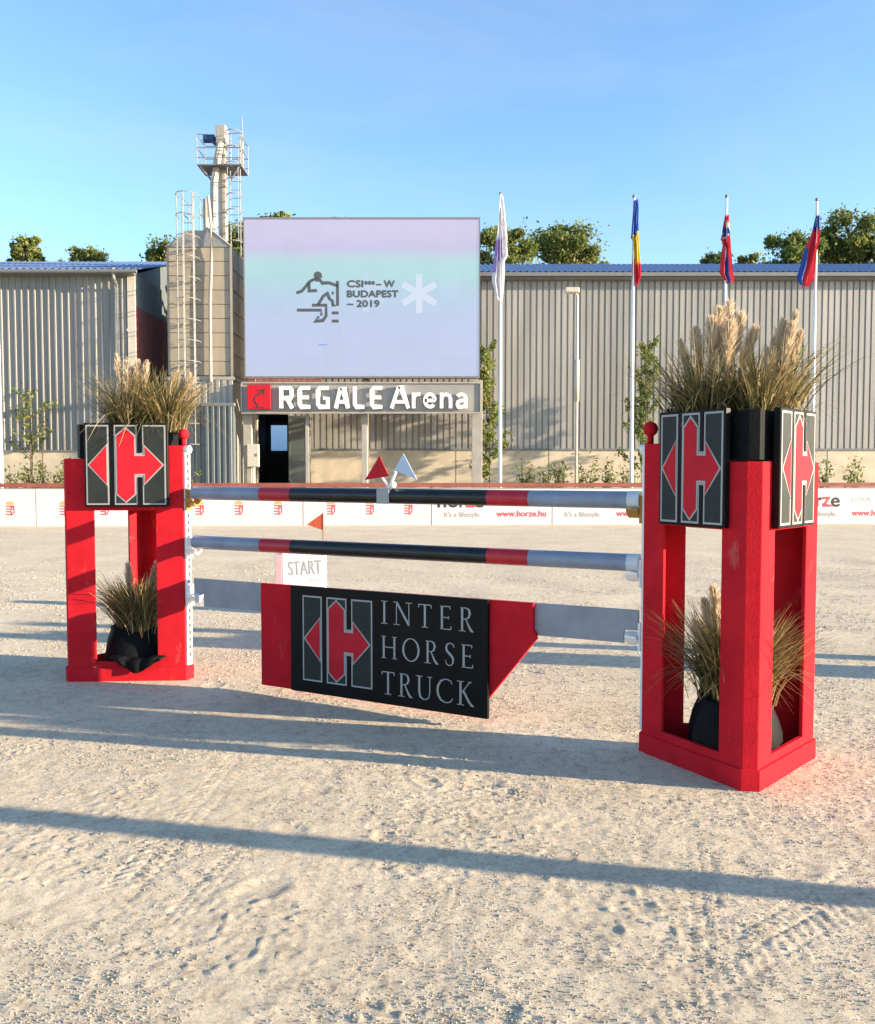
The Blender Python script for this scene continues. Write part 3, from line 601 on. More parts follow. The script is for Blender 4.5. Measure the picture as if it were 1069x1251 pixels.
SG = thing('arena_sign', 'long grey arena name board with white raised letters under the screen', 'sign', (-2.9, 33.8, 0))
gx0, gx1, gz0, gz1 = -4.55, 4.52, 3.85, 4.92
mb = MB(); mb.box(gx0, 0, gz0, gx1, .12, gz1); brd = mb.build('board', SIGNB, SG, bevel=.01)
mb = MB()
for q_ in ((gx0-.04, -.05, gz0-.07, gx1+.04, .1, gz0-.002), (gx0-.04, -.05, gz1+.002, gx1+.04, .1, gz1+.06), (gx0-.06, -.05, gz0, gx0-.002, .1, gz1), (gx1+.002, -.05, gz0, gx1+.06, .1, gz1)): mb.box(*q_)
mb.build('board_trim', MAST, SG)
mb = MB()
for z in (5.0, 5.08): mb.box(gx0+.2, .03, z, gx0+3.0, .09, z+.05)
mb.build('rail', RUST, SG)
mb = MB(); mb.box(gx0+.22, -.2, gz0+.09, gx0+1.10, -.06, gz1-.06); em_ = mb.build('emblem_square', LOGORED, SG, bevel=.01)
mb = MB(); e0 = gx0+.22
for pts, w2 in (([(e0+.62, gz1-.27), (e0+.44, gz1-.42), (e0+.32, gz1-.50), (e0+.27, gz1-.62), (e0+.34, gz1-.78), (e0+.40, gz1-.88)], .05), ([(e0+.40, gz1-.28), (e0+.66, gz1-.24), (e0+.62, gz1-.44)], .05), ([(e0+.25, gz0+.16), (e0+.62, gz0+.15)], .04)): wstroke(mb, pts, w2, -.201, -.206)
mb.build('emblem_arrow', INK, em_)
# REGALE in blocky stroke letters, Arena in the built-in face
LET = {'R': [[(0, 0), (0, 1)], [(0, .93), (.58, .93), (.66, .85), (.66, .55), (.58, .46), (0, .46)], [(.36, .46), (.70, 0)]],
       'E': [[(.66, .93), (.10, .93), (.0, .83), (0, .17), (.10, .07), (.66, .07)], [(0, .5), (.58, .5)]],
       'G': [[(.66, .93), (.10, .93), (0, .83), (0, .17), (.10, .07), (.62, .07), (.62, .46), (.32, .46)]],
       'A': [[(-.04, 0), (.26, .93), (.44, .93), (.74, 0)], [(.12, .30), (.58, .30)]],
       'L': [[(0, 1), (0, .17), (.10, .07), (.60, .07)]]}
x = gx0+1.40
for ch in 'REGALE':
    mb = MB(); hh = .83
    for si, pts in enumerate(LET[ch]): wstroke(mb, [(x+.10+p[0]*.60, gz0+.12+p[1]*hh) for p in pts], .145, -.07, -.17-.0012*si)
    mb.build('letter', WHITE, SG); x += .70 if ch != 'L' else .65
def arc(cx_, cy_, rx, ry, a0, a1, n_=12): return [(cx_+rx*math.cos(R(a0+(a1-a0)*i/n_)), cy_+ry*math.sin(R(a0+(a1-a0)*i/n_))) for i in range(n_+1)]
SML = {'A': (.82, [[(.02, 0), (.36, 1), (.46, 1), (.80, 0)], [(.18, .30), (.64, .30)]]), 'r': (.42, [[(.09, 0), (.09, .72)], [(.09, .42), (.14, .58), (.26, .64), (.40, .64)]]),
       'e': (.62, [[(.06, .36), (.52, .36)]+arc(.30, .36, .23, .29, 8, 320, 16)]), 'n': (.60, [[(.09, 0), (.09, .72)], [(.09, .44), (.16, .60), (.30, .645), (.44, .58), (.50, .44), (.50, 0)]]), 'a': (.58, [arc(.28, .44, .20, .205, 150, 0, 8)+[(.48, 0)], [(.48, .36), (.30, .36), (.12, .30), (.09, .18), (.14, .07), (.28, .06), (.42, .10), (.48, .2)]])}
xx = x+.13
for ch in 'Arena':
    w2, st_ = SML[ch]; mb = MB()
    for si, pts in enumerate(st_): wstroke(mb, [(xx+p[0]*.83, gz0+.12+p[1]*.83) for p in pts], .135, -.07, -.17-.0012*si)
    mb.build('letter', WHITE, SG); xx += w2*.85+.09
EB = thing('switch_box', 'cream electrical box on the post by the dark doorway', 'box', (-7.12, 34.12, 0))
mb = MB(); mb.box(-.22, -.14, 1.75, .22, .06, 2.62); eb = mb.build('housing', BOXW, EB, bevel=.015)
mb = MB(); mb.box(.14, -.16, 2.15, .17, -.14, 2.27); mb.build('latch', FASC, EB)
mb = MB(); mb.tube([(0, -.03, -.05), (0, -.03, 1.75)], .05, 8); mb.build('cable_duct', BOXW, EB)

# ------------------------------------------------------------------ arena fence with printed banners
FN = thing('banner_fence', 'low arena fence of white sponsor banners with red-brown top rail', 'fence', (0, 25.85, 0), math.atan(0.045))
def fxp(x): return (x-534.5)*25.85/1075       # metres along the fence
seams = [(-425+159.5*k) for k in range(6)]+[527+148.5*k for k in range(8)]
seams[2], seams[3], seams[4], seams[5] = -106, 53, 213, 371
def xz(x, z): return T(x, -.022, z)
EMB = None
for i in range(len(seams)-1):
    xa, xb = fxp(seams[i]), fxp(seams[i+1])
    mb = MB()
    # slightly buckled sheet
    n_ = 10
    for k in range(n_):
        u0, u1 = xa+.012+(xb-xa-.024)*k/n_, xa+.012+(xb-xa-.024)*(k+1)/n_
        mb.box(u0, -.016, -.03, u1, .0, 1.10)
    pn = mb.build('banner_panel', BANNER, FN)
    if seams[i] < 500:
        for k in range(3):
            cx_ = fxp(seams[i]+(34+47*k if seams[i] > 200 else 33+48*k))
            mb = MB(); sh = [(-.15, .82), (-.15, .55), (-.12, .45), (0, .37), (.12, .45), (.15, .55), (.15, .82)]
            for z_ in (.34, .42, .50, .58): wstroke(mb, [(cx_-.12, z_), (cx_-.005, z_)], .035, -.016, -.020, 0)
            plate(mb, [(cx_+.005, .30), (cx_+.075, .33), (cx_+.12, .40), (cx_+.12, .60), (cx_+.005, .60)], -.016, -.019, 0)
            wstroke(mb, [(cx_+.025, .44), (cx_+.095, .44)], .022, -.0192, -.0215, 2); wstroke(mb, [(cx_+.06, .36), (cx_+.06, .54)], .022, -.0192, -.0217, 2)
            plate(mb, [(cx_-.10, .62), (cx_+.10, .62), (cx_+.12, .67), (cx_+.06, .71), (cx_, .73), (cx_-.06, .71), (cx_-.12, .67)], -.016, -.020, 1)
            mb.build('coat_of_arms', [INKR, INKY, BANNER], pn)
            mb = MB(); r2 = random.Random(k+i*7)
            for z_, hw_ in ((.235, .50), (.125, .36)):
                x_ = cx_-hw_
                while x_ < cx_+hw_:
                    w2 = r2.uniform(.03, .10); plate(mb, [(x_, z_), (x_+w2, z_), (x_+w2, z_+.045), (x_, z_+.045)], -.016, -.018); x_ += w2+r2.choice((.012, .012, .05))
            mb.build('caption_lines', INKP, pn)
    else:
        s0 = seams[i]
        def tt(s_, x0, x1, ytop, ybot, m_, bold=0, cap=None):
            z0_ = (641-ybot)*25.85/1075; h_ = (ybot-ytop)*25.85/1075
            text_part(s_, h_, 'banner_text', m_, pn, T(fxp(x0), -.017, z0_), fat=bold, width=(x1-x0)*25.85/1075, depth=.003)
        tt('ho', s0+8, s0+33, 601.5, 619, INK, .012); tt('r', s0+35, s0+41, 601.5, 619, INK, .012); tt('z', s0+42, s0+52, 600, 619, INKR, .010); tt('e', s0+53.5, s0+64, 601.5, 619, INK, .012)
        mb = MB(); wstroke(mb, [(fxp(s0+42), .60), (fxp(s0+50), .57), (fxp(s0+58), .53)], [.06, .05, .02], -.017, -.0195); mb.build('logo_swoosh', INKR, pn)
        tt("It's a lifestyle.", s0+16, s0+61, 624.5, 631, INKG, 0.003)
        tt('LOVA', s0+80, s0+104, 607, 613, INKG, 0)
        tt('www.horze.hu', s0+80, s0+141, 623, 630.5, INKR, .006)
for i in range(len(seams)):
    mb = MB(); xa = fxp(seams[i]); mb.box(xa-.04, .02, -.2, xa+.04, .10, 1.16); mb.build('post', STEEL, FN)
mb = MB(); mb.box(fxp(-425), -.10, 1.12, fxp(1570), .10, 1.24); mb.build('top_rail', RUST, FN, bevel=.01)
mb = MB(); mb.box(fxp(-425), .0, .98, fxp(1570), .02, 1.10); mb.build('upper_board', BANNER, FN)

# ------------------------------------------------------------------ flags
def flag_cols(kind):
    C = {'white': (.72, .70, .74), 'purple': (.34, .22, .55), 'blue': (.02, .07, .33), 'yellow': (.66, .46, .03), 'red': (.55, .03, .05), 'green': (.03, .17, .06), 'fwhite': (.74, .74, .74)}
    return [mat('flag_'+n, C[n], .75, .12, 4, trans=.3) for n in kind]
def flagpole(X0, top, label, rows, kinds, colf, seed):
    D = 27.5; sc = D/1075
    o = thing('flagpole', label, 'flagpole', (X0, D, 0), 0, 'flagpoles behind the arena fence')
    mb = MB(); mb.tube([(0, 0, -.2), (0, 0, 2), (0, 0, top)], [.065, .06, .035], 10); mb.build('pole', FLAGP, o, smooth=True)
    mb = MB(); mb.sphere((0, 0, top+.05), .06, 8, 6); mb.build('finial', FASC, o)
    mb = MB(); mb.box(-.12, -.12, -.2, .12, .12, .06); mb.build('foot', FASC, o)
    # hanging cloth: rows = (z, x_left, x_right) relative to pole
    rows_ = []
    for a in range(len(rows)-1):
        for s_ in range(8):
            t_ = s_/8; rows_.append(tuple(rows[a][i]*(1-t_)+rows[a+1][i]*t_ for i in range(3)))
    rows_.append(rows[-1])
    mb = MB(); nc = 14; rs = random.Random(seed); ph_ = rs.uniform(0, 6); i0 = len(mb.v)
    for ri, (z, xl, xr) in enumerate(rows_):
        for c in range(nc+1):
            u = c/nc; amp = .09*min(1, (xr-xl)/.3)
            mb.v.append((xl+(xr-xl)*u+.02*math.sin(u*17+z*3), -.07+amp*math.sin(u*math.pi*5+ph_+z*.9)+.02*math.sin(z*7), z+.06*math.sin(u*9+ph_)))
    zt, zb = rows_[0][0], rows_[-1][0]
    for ri in range(len(rows_)-1):
        for c in range(nc):
            a = i0+ri*(nc+1)+c; mb.f.append((a, a+1, a+nc+2, a+nc+1)); mb.m.append(colf((ri+.5)/(len(rows_)-1), (c+.5)/nc))
    mb.build('flag', flag_cols(kinds), o, smooth=True)
    return o
s_ = 27.5/1075
def FR(px0, lst, y0=575): return [(zat(y, 27.5), (a-px0)*s_*1.15, (b-px0)*s_*1.15) for y, a, b in lst]
flagpole(1.95, 10.05, 'flagpole with limp white and purple flag beside the big screen', FR(611, [(240, 610.3, 612.5), (275, 608, 616), (290, 606, 618), (313, 604.5, 619), (320, 604, 615), (345, 602, 614), (366, 606, 613)]), ['white', 'purple'],
         lambda t_, u: 1 if (.38 < t_+.1*u < .62 and u < .55) or (.62 < t_ < .78 and u < .25) else 0, 1)
flagpole(6.05, 9.98, 'flagpole with limp blue, yellow and red flag', FR(771, [(246, 771, 774), (272, 769, 774.5), (290, 767, 775.5), (293, 769, 776), (315, 769.5, 777.5), (340, 770, 778), (348, 772, 776)]), ['blue', 'yellow', 'red'],
         lambda t_, u: 0 if t_ < .40-.12*u else (1 if t_ < .68+.05*u else 2), 2)
flagpole(8.9, 9.98, 'flagpole with limp red, blue and white flag bearing a small shield', FR(882, [(264, 880, 884), (280, 877, 885), (296, 875, 886), (300, 878, 886.5), (320, 877, 887), (335, 876, 888), (345, 881, 889)]), ['red', 'blue', 'fwhite'],
         lambda t_, u: 2 if (.08 < t_ < .16 and u > .5) or (.245 < t_ < .27) else (1 if (.14 < t_ <= .245) or (t_ > .56 and .25+.3*(1-t_) < u < .75) else 0), 3)
flagpole(11.68, 9.88, 'flagpole with limp flag, blue at the top and red below', FR(991, [(264, 989.5, 993), (280, 986, 994), (292, 983, 994), (306, 979, 991), (320, 977, 989), (342, 971.5, 986), (350, 975, 981)]), ['blue', 'red', 'fwhite'],
         lambda t_, u: 0 if t_ < .19 or (t_ > .5 and u < .22) else (2 if (t_ > .5 and u < .30) else 1), 4)
flagpole(-13.62, 10.4, 'flagpole with limp red, white and green flag before the ribbed warehouse', FR(4, [(230, 0, 4), (250, -6, 5), (270, -8, 5), (300, -9, 5), (318, -6, 4)]), ['red', 'fwhite', 'green'],
         lambda t_, u: 0 if t_ < .30 else (1 if t_ < .58 else 2), 5)

LP = thing('lamp_post', 'slim cream lamp post with small side lamp head in front of the warehouse', 'lamp post', (4.72, 30, 0))
mb = MB(); mb.tube([(0, 0, -.2), (0, 0, 7.5)], [.055, .045], 10); mb.build('pole', BOXW, LP, smooth=True)
mb = MB(); mb.tube([(0, 0, 3.95), (0, 0, 5.35)], .085, 10); mb.build('sleeve', BOXW, LP, smooth=True)
mb = MB(); mb.tube([(0, 0, 7.45), (-.05, 0, 7.6), (-.3, 0, 7.66)], .035, 8); mb.build('arm', BOXW, LP)
mb = MB(); mb.box(-.42, -.13, 7.58, .06, .13, 7.76); mb.build('lamp_head', BOXW, LP, bevel=.03)

# ------------------------------------------------------------------ foliage
def leafmesh(name, parent, pts, size, mats, seed, aspect=.55):
    r = np.random.default_rng(seed); P = np.array(pts); n = len(P)
    d1 = r.normal(size=(n, 3)); d1 /= np.linalg.norm(d1, axis=1)[:, None]; d2 = r.normal(size=(n, 3)); d2 -= (d2*d1).sum(1)[:, None]*d1; d2 /= np.linalg.norm(d2, axis=1)[:, None]
    s = size*r.uniform(.6, 1.3, (n, 1)); a = d1*s; b_ = d2*s*aspect
    V = np.stack([P-a, P+b_*.9-a*.1, P+a, P-b_*.9-a*.1], 1).reshape(-1, 3)
    me = bpy.data.meshes.new(name); me.from_pydata(V.tolist(), [], np.arange(4*n).reshape(n, 4).tolist())
    for m in mats: me.materials.append(m)
    me.polygons.foreach_set('material_index', r.choice(len(mats), n, p=None if len(mats) != 3 else [.44, .46, .10]).astype(np.int32)); me.update()
    o = bpy.data.objects.new(name, me); col.objects.link(o); o.parent = parent; tag(o, kind='stuff'); return o

def tree(label, X0, Y0, h, rad, z_lo, seed, n=2600, leaf=.26, yellow=0.2, name='broadleaf_tree', grp='trees beyond the warehouses'):
    r = random.Random(seed); o = thing(name, label, 'tree', (X0, Y0, 0), 0, grp)
    mb = MB(); mb.tube([(0, 0, -.2), (.1, 0, h*.3), (0, .1, h*.55), (.05, 0, h*.92)], [h*.028, h*.02, h*.014, h*.004], 8); mb.build('trunk', BARK, o)
    clumps = []; mbl = MB()
    nb = 44
    for k in range(nb):
        an = r.uniform(0, 6.28); zz = z_lo+(h-z_lo)*r.uniform(.05, .97); f = math.sqrt(max(.05, 1-((zz-z_lo)/(h-z_lo)*1.25-.45)**2)); rr_ = rad*f*r.uniform(.25, 1.05)
        c = (rr_*math.cos(an), rr_*math.sin(an), zz); clumps.append((c, rad*r.uniform(.13, .30)))
        mbl.tube([(0, 0, max(h*.25, zz-rr_*.9)), (c[0]*.5, c[1]*.5, zz-rr_*.25), c], [h*.010, h*.006, h*.002], 5)
    mbl.build('limbs', BARK, o)
    pts = []
    for k in range(n):
        c, cr = clumps[r.randrange(nb)] if r.random() < .9 else ((r.uniform(-.6, .6)*rad, r.uniform(-.6, .6)*rad, r.uniform(z_lo, h)), rad*.3)
        v = Vector((r.gauss(0, 1), r.gauss(0, 1), r.gauss(0, 1))).normalized()*cr*(r.random()**.4)*r.choice((1, 1, 1, 1.25))
        pts.append((c[0]+v.x, c[1]+v.y, c[2]+v.z*.75))
    mats = LF if yellow > .1 else LF[:2]
    leafmesh('crown', o, pts, leaf*.56, mats, seed)
    return o
def TR(label, x0, x1, ytop, Yd, seed, n=2400, **k):
    sc = Yd/1075; X0 = ((x0+x1)/2-534.5)*sc; rad = (x1-x0)/2*sc; h = zat(ytop+4, Yd); X0 /= 1.014
    tree(label, X0, Yd, h, rad, h-max(rad*2.0, 3.5), seed, int(n*5.5), **k)
TR('thin olive treetop over the ribbed warehouse roof, beside a pale round one', 8, 52, 287, 62, 11, 1300, leaf=.24)
TR('pale yellow-green rounded treetop over the ribbed warehouse roof', 76, 136, 300, 62, 12, 1900, leaf=.24)
TR('dark green treetop showing beside the dryer tower', 172, 228, 289, 60, 13, 2200, yellow=0)
TR('dark treetop seen between the elevator ladder and the screen', 262, 330, 268, 62, 14, 2400, yellow=0)
TR('tree whose top tufts just clear the screen edge near the mast', 308, 368, 262, 64, 15, 2200)
TR('tree with a small tuft clearing the middle of the screen top', 398, 434, 264, 64, 16, 1800)
TR('broad green tree beside the white and purple flag', 570, 668, 279, 62, 17, 3600)
TR('full olive tree ending short of the blue and yellow flag', 644, 748, 276, 66, 18, 4200)
TR('low sprig of tree over the roof behind the shield flag', 848, 905, 307, 62, 19, 1300)
TR('small tuft of tree over the roof between two flags', 898, 940, 308, 60, 20, 1000)
TR('large dark tree behind the blue and red flag', 932, 1012, 284, 62, 21, 3200, yellow=0)
TR('tallest rounded tree rising over the roof past the last flagpole', 992, 1092, 259, 64, 22, 4200)

def shrub(X0, Y0, h, w, seed, label, n=260, group='shrubs along the plinth'):
    r = random.Random(seed); o = thing('shrub', label, 'shrub', (X0, Y0, 0), 0, group); mb = MB(); pts = []
    for k in range(7):
        a = r.uniform(0, 6.28); rr_ = w*r.uniform(.2, .5); tip = (rr_*math.cos(a), rr_*.6*math.sin(a), h*r.uniform(.6, 1)); mb.tube([(0, 0, -.1), (tip[0]*.4, tip[1]*.4, tip[2]*.5), tip], [.02, .014, .005], 4)
        for j in range(n//7):
            t_ = r.uniform(.35, 1.05); pts.append((tip[0]*t_+r.gauss(0, w*.12), tip[1]*t_+r.gauss(0, w*.10), tip[2]*t_+r.gauss(0, h*.06)))
    mb.build('stems', BARK, o); leafmesh('leaves', o, pts, .085, LF, seed, .45)
SH = [(3, 'shrub at the foot of the red, white and green flag'), (36, 'leafy shrub on the plinth between flagpole and stake'), (60, 'shrub with upright leaves beside a thin stake'), (80, 'shrub half hidden behind the planter stand'), (228, 'shrub at the foot of the dryer ladder'),
      (643, 'shrub on bright plinth, nearest the screen'), (664, 'small dark shrub second from the screen'), (687, 'bushy shrub just before the lamp post'), (716, 'reddish thin shrub just past the lamp post'), (737, 'bushy shrub between lamp post and blue and yellow flag'), (765, 'shrub at the foot of the blue, yellow and red flag'),
      (966, 'shrub beside the tall planter stand on the shaded plinth'), (1003, 'shrub at the foot of the last flagpole'), (1045, 'dense shrub past the last flagpole')]
for i, (x, lb) in enumerate(SH):
    Yd = 33.2 if x < 100 else (32.2 if x < 300 else 35.5); sc = Yd/1075; rr = random.Random(i); h = 1.6+(575-rr.uniform(556, 568))*sc
    shrub((x-534.5)*sc, Yd, h, rr.uniform(.75, 1.15), 40+i, lb, 300)
def column(x0, x1, ytop, Yd, seed, label, n, sparse=False):
    sc = Yd/1075; X0 = ((x0+x1)/2-534.5)*sc; h = 1.6+(575-ytop)*sc; w = (x1-x0)*sc
    r = random.Random(seed); o = thing('young_tree', label, 'tree', (X0, Yd, 0), 0, 'young trees along the warehouse'); mb = MB(); mb.tube([(0, 0, -.1), (.03, 0, h*.5), (0, 0, h*.97)], [.04, .03, .01], 6); mb.build('trunk', BARK, o)
    pts = []; mb = MB()
    for k in range(34):
        z = h*(.45+.53*k/33 if sparse else .18+.8*k/33); a = r.uniform(0, 6.28); l_ = w*1.5*r.uniform(.4, 1.0)*(1.1-.6*z/h); tip = (l_*math.cos(a), l_*math.sin(a), z+l_*.9); mb.tube([(0, 0, z), tip], [.012, .004], 4)
        for j in range(n//34): t_ = r.uniform(.2, 1.1); pts.append((tip[0]*t_+r.gauss(0, .07), tip[1]*t_+r.gauss(0, .07), z+(tip[2]-z)*t_+r.gauss(0, .08)))
    mb.build('branches', BARK, o); leafmesh('crown', o, pts, .085, LF, seed)
column(588, 607, 425, 35.6, 61, 'slim columnar tree by the screen post', 2600)
column(777, 797, 425, 35.6, 62, 'slim columnar tree just past the blue, yellow and red flag', 2800)
column(955, 975, 430, 35.6, 63, 'slim columnar tree behind the tall planter stand', 1500)
column(24, 54, 486, 33.4, 64, 'sparse young tree on stakes before the ribbed warehouse', 420, True)
for x, lb in ((38.5, 'thin stake holding the sparse young tree'), (53, 'thin brown stake right of the sparse young tree')):
    st = thing('plant_stake', lb, 'stake', ((x-534.5)*33.1/1075, 33.1, 0)); mb = MB(); mb.tube([(0, 0, -.1), (0, 0, 2.6)], .025, 6); mb.build('rod', BARK, st)
    mb = MB(); mb.tube([(-.04, 0, 1.6), (.04, 0, 1.6)], .035, 6); mb.build('tie', FASC, st)

# ------------------------------------------------------------------ logo on the stands and the panel
def logo(parent, x0, z0, w, h, y, big=False):
    def P(u, v): return (x0+u*w, z0+(1-v)*h)
    def rect(u0, v0, u1, v1): return [P(u0, v1), P(u1, v1), P(u1, v0), P(u0, v0)]
    lw = .011; 
    cols = [rect(.005, .005, .287, .995), rect(.355, .005, .64, .995), rect(.705, .005, .995, .995)]
    so = MB()
    for c in cols: plate(so, c, y, y-.0015)
    plate(so, rect(.60, .345, .745, .655), y, y-.0012)
    so.build('logo_outline', SILVER, parent)
    for c in cols:
        m_ = MB(); plate(m_, offs(c, -lw), y-.001, y-.0027); m_.build('logo_plate', PLATE, parent)
    tri = [P(.022, .5), P(.27, .765), P(.27, .235)]
    hs = [P(*q) for q in ((.497, .975), (.622, .868), (.622, .628), (.722, .628), (.722, .755), (.975, .5), (.722, .245), (.722, .372), (.622, .372), (.622, .132), (.497, .025), (.373, .132), (.373, .868))]
    so = MB()
    for q in (tri, hs): plate(so, q, y-.001, y-.0040)
    so.build('logo_arrow_outline', SILVER, parent)
    for q in (tri, hs):
        m_ = MB(); plate(m_, offs(q, -.010), y-.001, y-.0054); m_.build('logo_arrow', LOGORED, parent)
    # black slots of the H reach over the bridge
    for v0, v1 in ((0, .35), (.65, 1.0)):
        m_ = MB(); plate(m_, rect(.648, v0, .697, v1), y-.001, y-.0060); m_.build('logo_slot', BLACKP, parent)

# ------------------------------------------------------------------ triangular jump stands
HW, HT = .524, .70
tri = [Vector((-HW, 0)), Vector((0, -HT)), Vector((HW, 0))]     # pole corner, apex, far corner (CCW from above)
def cuts(tr, chs):
    """returns per corner (v_in, v_out): points on incoming and outgoing side"""
    out = []
    for k in range(3):
        p = tr[k]; a = (tr[k-1]-p).normalized(); b_ = (tr[(k+1) % 3]-p).normalized(); al = a.angle(b_); qd = chs[k]/(2*math.sin(al/2)); out.append((p+a*qd, p+b_*qd))
    return out
CH = (.08, .077, .08); CUT = cuts(tri, CH)
def inset(poly, d):   # CCW polygon moved inwards
    o_ = offs([(p[0], p[1]) for p in poly], -d); return o_
HEX = [tuple(v) for c in CUT for v in c]
TH = .022
HIN = inset(HEX, TH)
def stand(name, label, loc_, rz, tops, full=True, grp='triangular jump stands'):
    o = thing(name, label, 'jump stand', loc_, rz, grp)
    sk = inset(HEX, -.012)
    # skirt as three rails with corner pieces: one ring of six pieces
    si = inset(HEX, .0)
    for k in range(6):
        j = (k+1) % 6; m_ = MB(); m_.prism([sk[k], sk[j], si[j], si[k]], -.03, .105); m_.build('base_skirt', RED, o)
    Wd = {0: .205, 1: .16, 2: .205}
    for k in range(3):
        vin, vout = Vector(CUT[k][0]), Vector(CUT[k][1]); iin, iout = Vector(HIN[2*k]), Vector(HIN[2*k+1])
        pv, nx_ = Vector(CUT[k-1][1]), Vector(CUT[(k+1) % 3][0])
        a = (pv-vin).normalized(); b_ = (nx_-vout).normalized()
        # sides: (0->1) leg, (1->2) leg, (2->0) wide
        wa = .155 if k in (1, 2) else .205; wb = .155 if k in (0, 1) else .205
        wa -= 0 ; top = tops[k]
        na = Vector((-a.y, a.x)); nb_ = Vector((b_.y, -b_.x))
        c0 = vin+a*wa; c3 = vout+b_*wb
        def inn(p, q0, q1):   # perpendicular inward offset
            d_ = (q1-q0).normalized(); n_ = Vector((-d_.y, d_.x)); return p+n_*TH
        i0_ = inn(c0, pv, vin); i3_ = inn(c3, vout, nx_)
        poly = [c0, vin, vout, c3, i3_, iout, iin, i0_]
        m_ = MB(); m_.prism([tuple(p) for p in poly], .0, top); m_.build('corner_post', RED, o, bevel=.003)
    # bottom and top rails between posts
    for k in range(3):
        p0 = Vector(CUT[k][1]); p1 = Vector(CUT[(k+1) % 3][0]); d_ = (p1-p0).normalized(); n_ = Vector((-d_.y, d_.x)); w0 = .155 if k in (0, 1) else .205
        e0_, e1_ = p0+d_*w0, p1-d_*w0
        for z0_, z1_, nm in ((.0, .150, 'bottom_rail'), (1.30, 1.62, 'top_rail')):
            m_ = MB(); m_.prism([tuple(q) for q in (e0_, e1_, e1_+n_*TH, e0_+n_*TH)], z0_, z1_); m_.build(nm, RED, o)
    m_ = MB(); m_.prism(inset(HEX, TH+.002), .02, .045); m_.build('floor_board', RED, o)
    # cup track on the pole corner
    c0 = (Vector(CUT[0][0])+Vector(CUT[0][1]))/2; t_ = (Vector(CUT[0][1])-Vector(CUT[0][0])).normalized(); nn = Vector((t_.y, -t_.x))
    def cf(u, n_, z): p = c0+t_*u+nn*n_; return (p.x, p.y, z)
    def cbox(mb_, u0, u1, n0, n1, z0_, z1_):
        mb_.prism([(u0, n0), (u1, n0), (u1, n1), (u0, n1)], z0_, z1_, fn=lambda u, n_, z: cf(u, n_, z))
    tr_ = MB(); cbox(tr_, -.028, .028, .0, .016, .115, tops[0]-.02); track = tr_.build('cup_track', WHITE, o)
    ho = MB(); z = .18
    while z < tops[0]-.08: cbox(ho, -.011, .011, .0162, .0185, z, z+.032); z += .056
    h_ = ho.build('track_holes', PIT, track)
    m_ = MB(); p = cf(0, -.02, tops[0]); m_.tube([p, (p[0], p[1], p[2]+.05)], .018, 8); m_.sphere((p[0], p[1], p[2]+.085), .042, 16, 10); m_.build('ball_finial', RED, o, smooth=True)
    if full:
        m_ = MB(); q = cf(0, .02, tops[0]-.03); m_.tube([(cf(0, .0, tops[0]-.03)), (cf(0, .035, tops[0]-.03))], .030, 12); m_.build('number_disc', WHITE, track)
        m_ = MB(); q0 = cf(0, .035, tops[0]-.03); m_.tube([q0, cf(0, .037, tops[0]-.03)], .015, 12); m_.build('disc_centre', FASC, track)
        # pole and plank cups
        for zc, mt in ((1.43, CUPY), (1.064, WHITE), (.70, WHITE)):
            m_ = MB(); r0 = .058
            cbox(m_, -.035, .035, .017, .030, zc-.13, zc+.03)
            prof = [(-.06+.12*i/6, -.012-.045*(1-((i-3)/3)**2)) for i in range(7)]
            for i in range(6):
                u0, h0 = prof[i]; u1, h1 = prof[i+1]
                pts = [cf(u0, .03, zc-.05+h0+.02), cf(u1, .03, zc-.05+h1+.02), cf(u1, .10, zc-.05+h1+.02), cf(u0, .10, zc-.05+h0+.02)]
                low = [(x_, y_, z_-.014) for x_, y_, z_ in pts]
                m_.face(pts); m_.face(low[::-1])
                for e in range(4): f_ = (e+1) % 4; m_.face([pts[f_], pts[e], low[e], low[f_]])
            m_.build('pole_cup', mt, o)
        # sign boards on the three sides
        for k, sw, sh, zt, slide in ((0, .46, .605, 1.915, .028), (1, .46, .605, 1.915, -.028), (2, .615, .625, 1.955, .03)):
            p0 = Vector(CUT[k][1]); p1 = Vector(CUT[(k+1) % 3][0]); d_ = (p1-p0).normalized(); mid = (p0+p1)/2+d_*slide; n_ = Vector((d_.y, -d_.x))
            off_ = .022 if k < 2 else .03
            M_ = Matrix.Translation((mid.x+n_.x*off_, mid.y+n_.y*off_, 0)) @ RZ(math.atan2(d_.y, d_.x))
            m_ = MB(); m_.box(-sw/2, -.018, zt-sh, sw/2, .018, zt); sb = m_.build('sign_board', BLACKP, o, bevel=.003, xf=M_)
            logo(sb, -sw/2+.012, zt-sh+.012, sw-.024, sh-.024, -.0182)
    return o
ST_R = stand('jump_stand', 'tall red triangular stand whose corner edge faces out, two logo boards showing', (1.641, 4.979, 0), R(-6.9), (1.75, 1.645, 1.645))
ST_L = stand('jump_stand', 'red triangular stand with its flat side and single square logo board showing', (-2.36, 6.632, 0), R(183.2), (1.79, 1.69, 1.69))
# unseen neighbours whose shadows cross the sand
ST_X = stand('jump_stand', 'plain red triangular stand without logo boards, off beside the course', (6.2, 6.55, 0), R(62), (2.1, 2.1, 2.1), full=False)
PO = thing('course_post', 'upright red course post on a flat cross foot', 'post', (5.2, 2.44, 0))
mb = MB(); mb.box(-.075, -.075, 0, .075, .075, 2.3); mb.build('upright', RED, PO, bevel=.006)
mb = MB(); mb.box(-.35, -.05, -.02, .35, .05, .05); mb.box(-.05, -.35, -.02, .05, .35, .048); mb.build('cross_foot', RED, PO)
mb = MB(); mb.sphere((0, 0, 2.34), .07); mb.build('ball_finial', RED, PO, smooth=True)

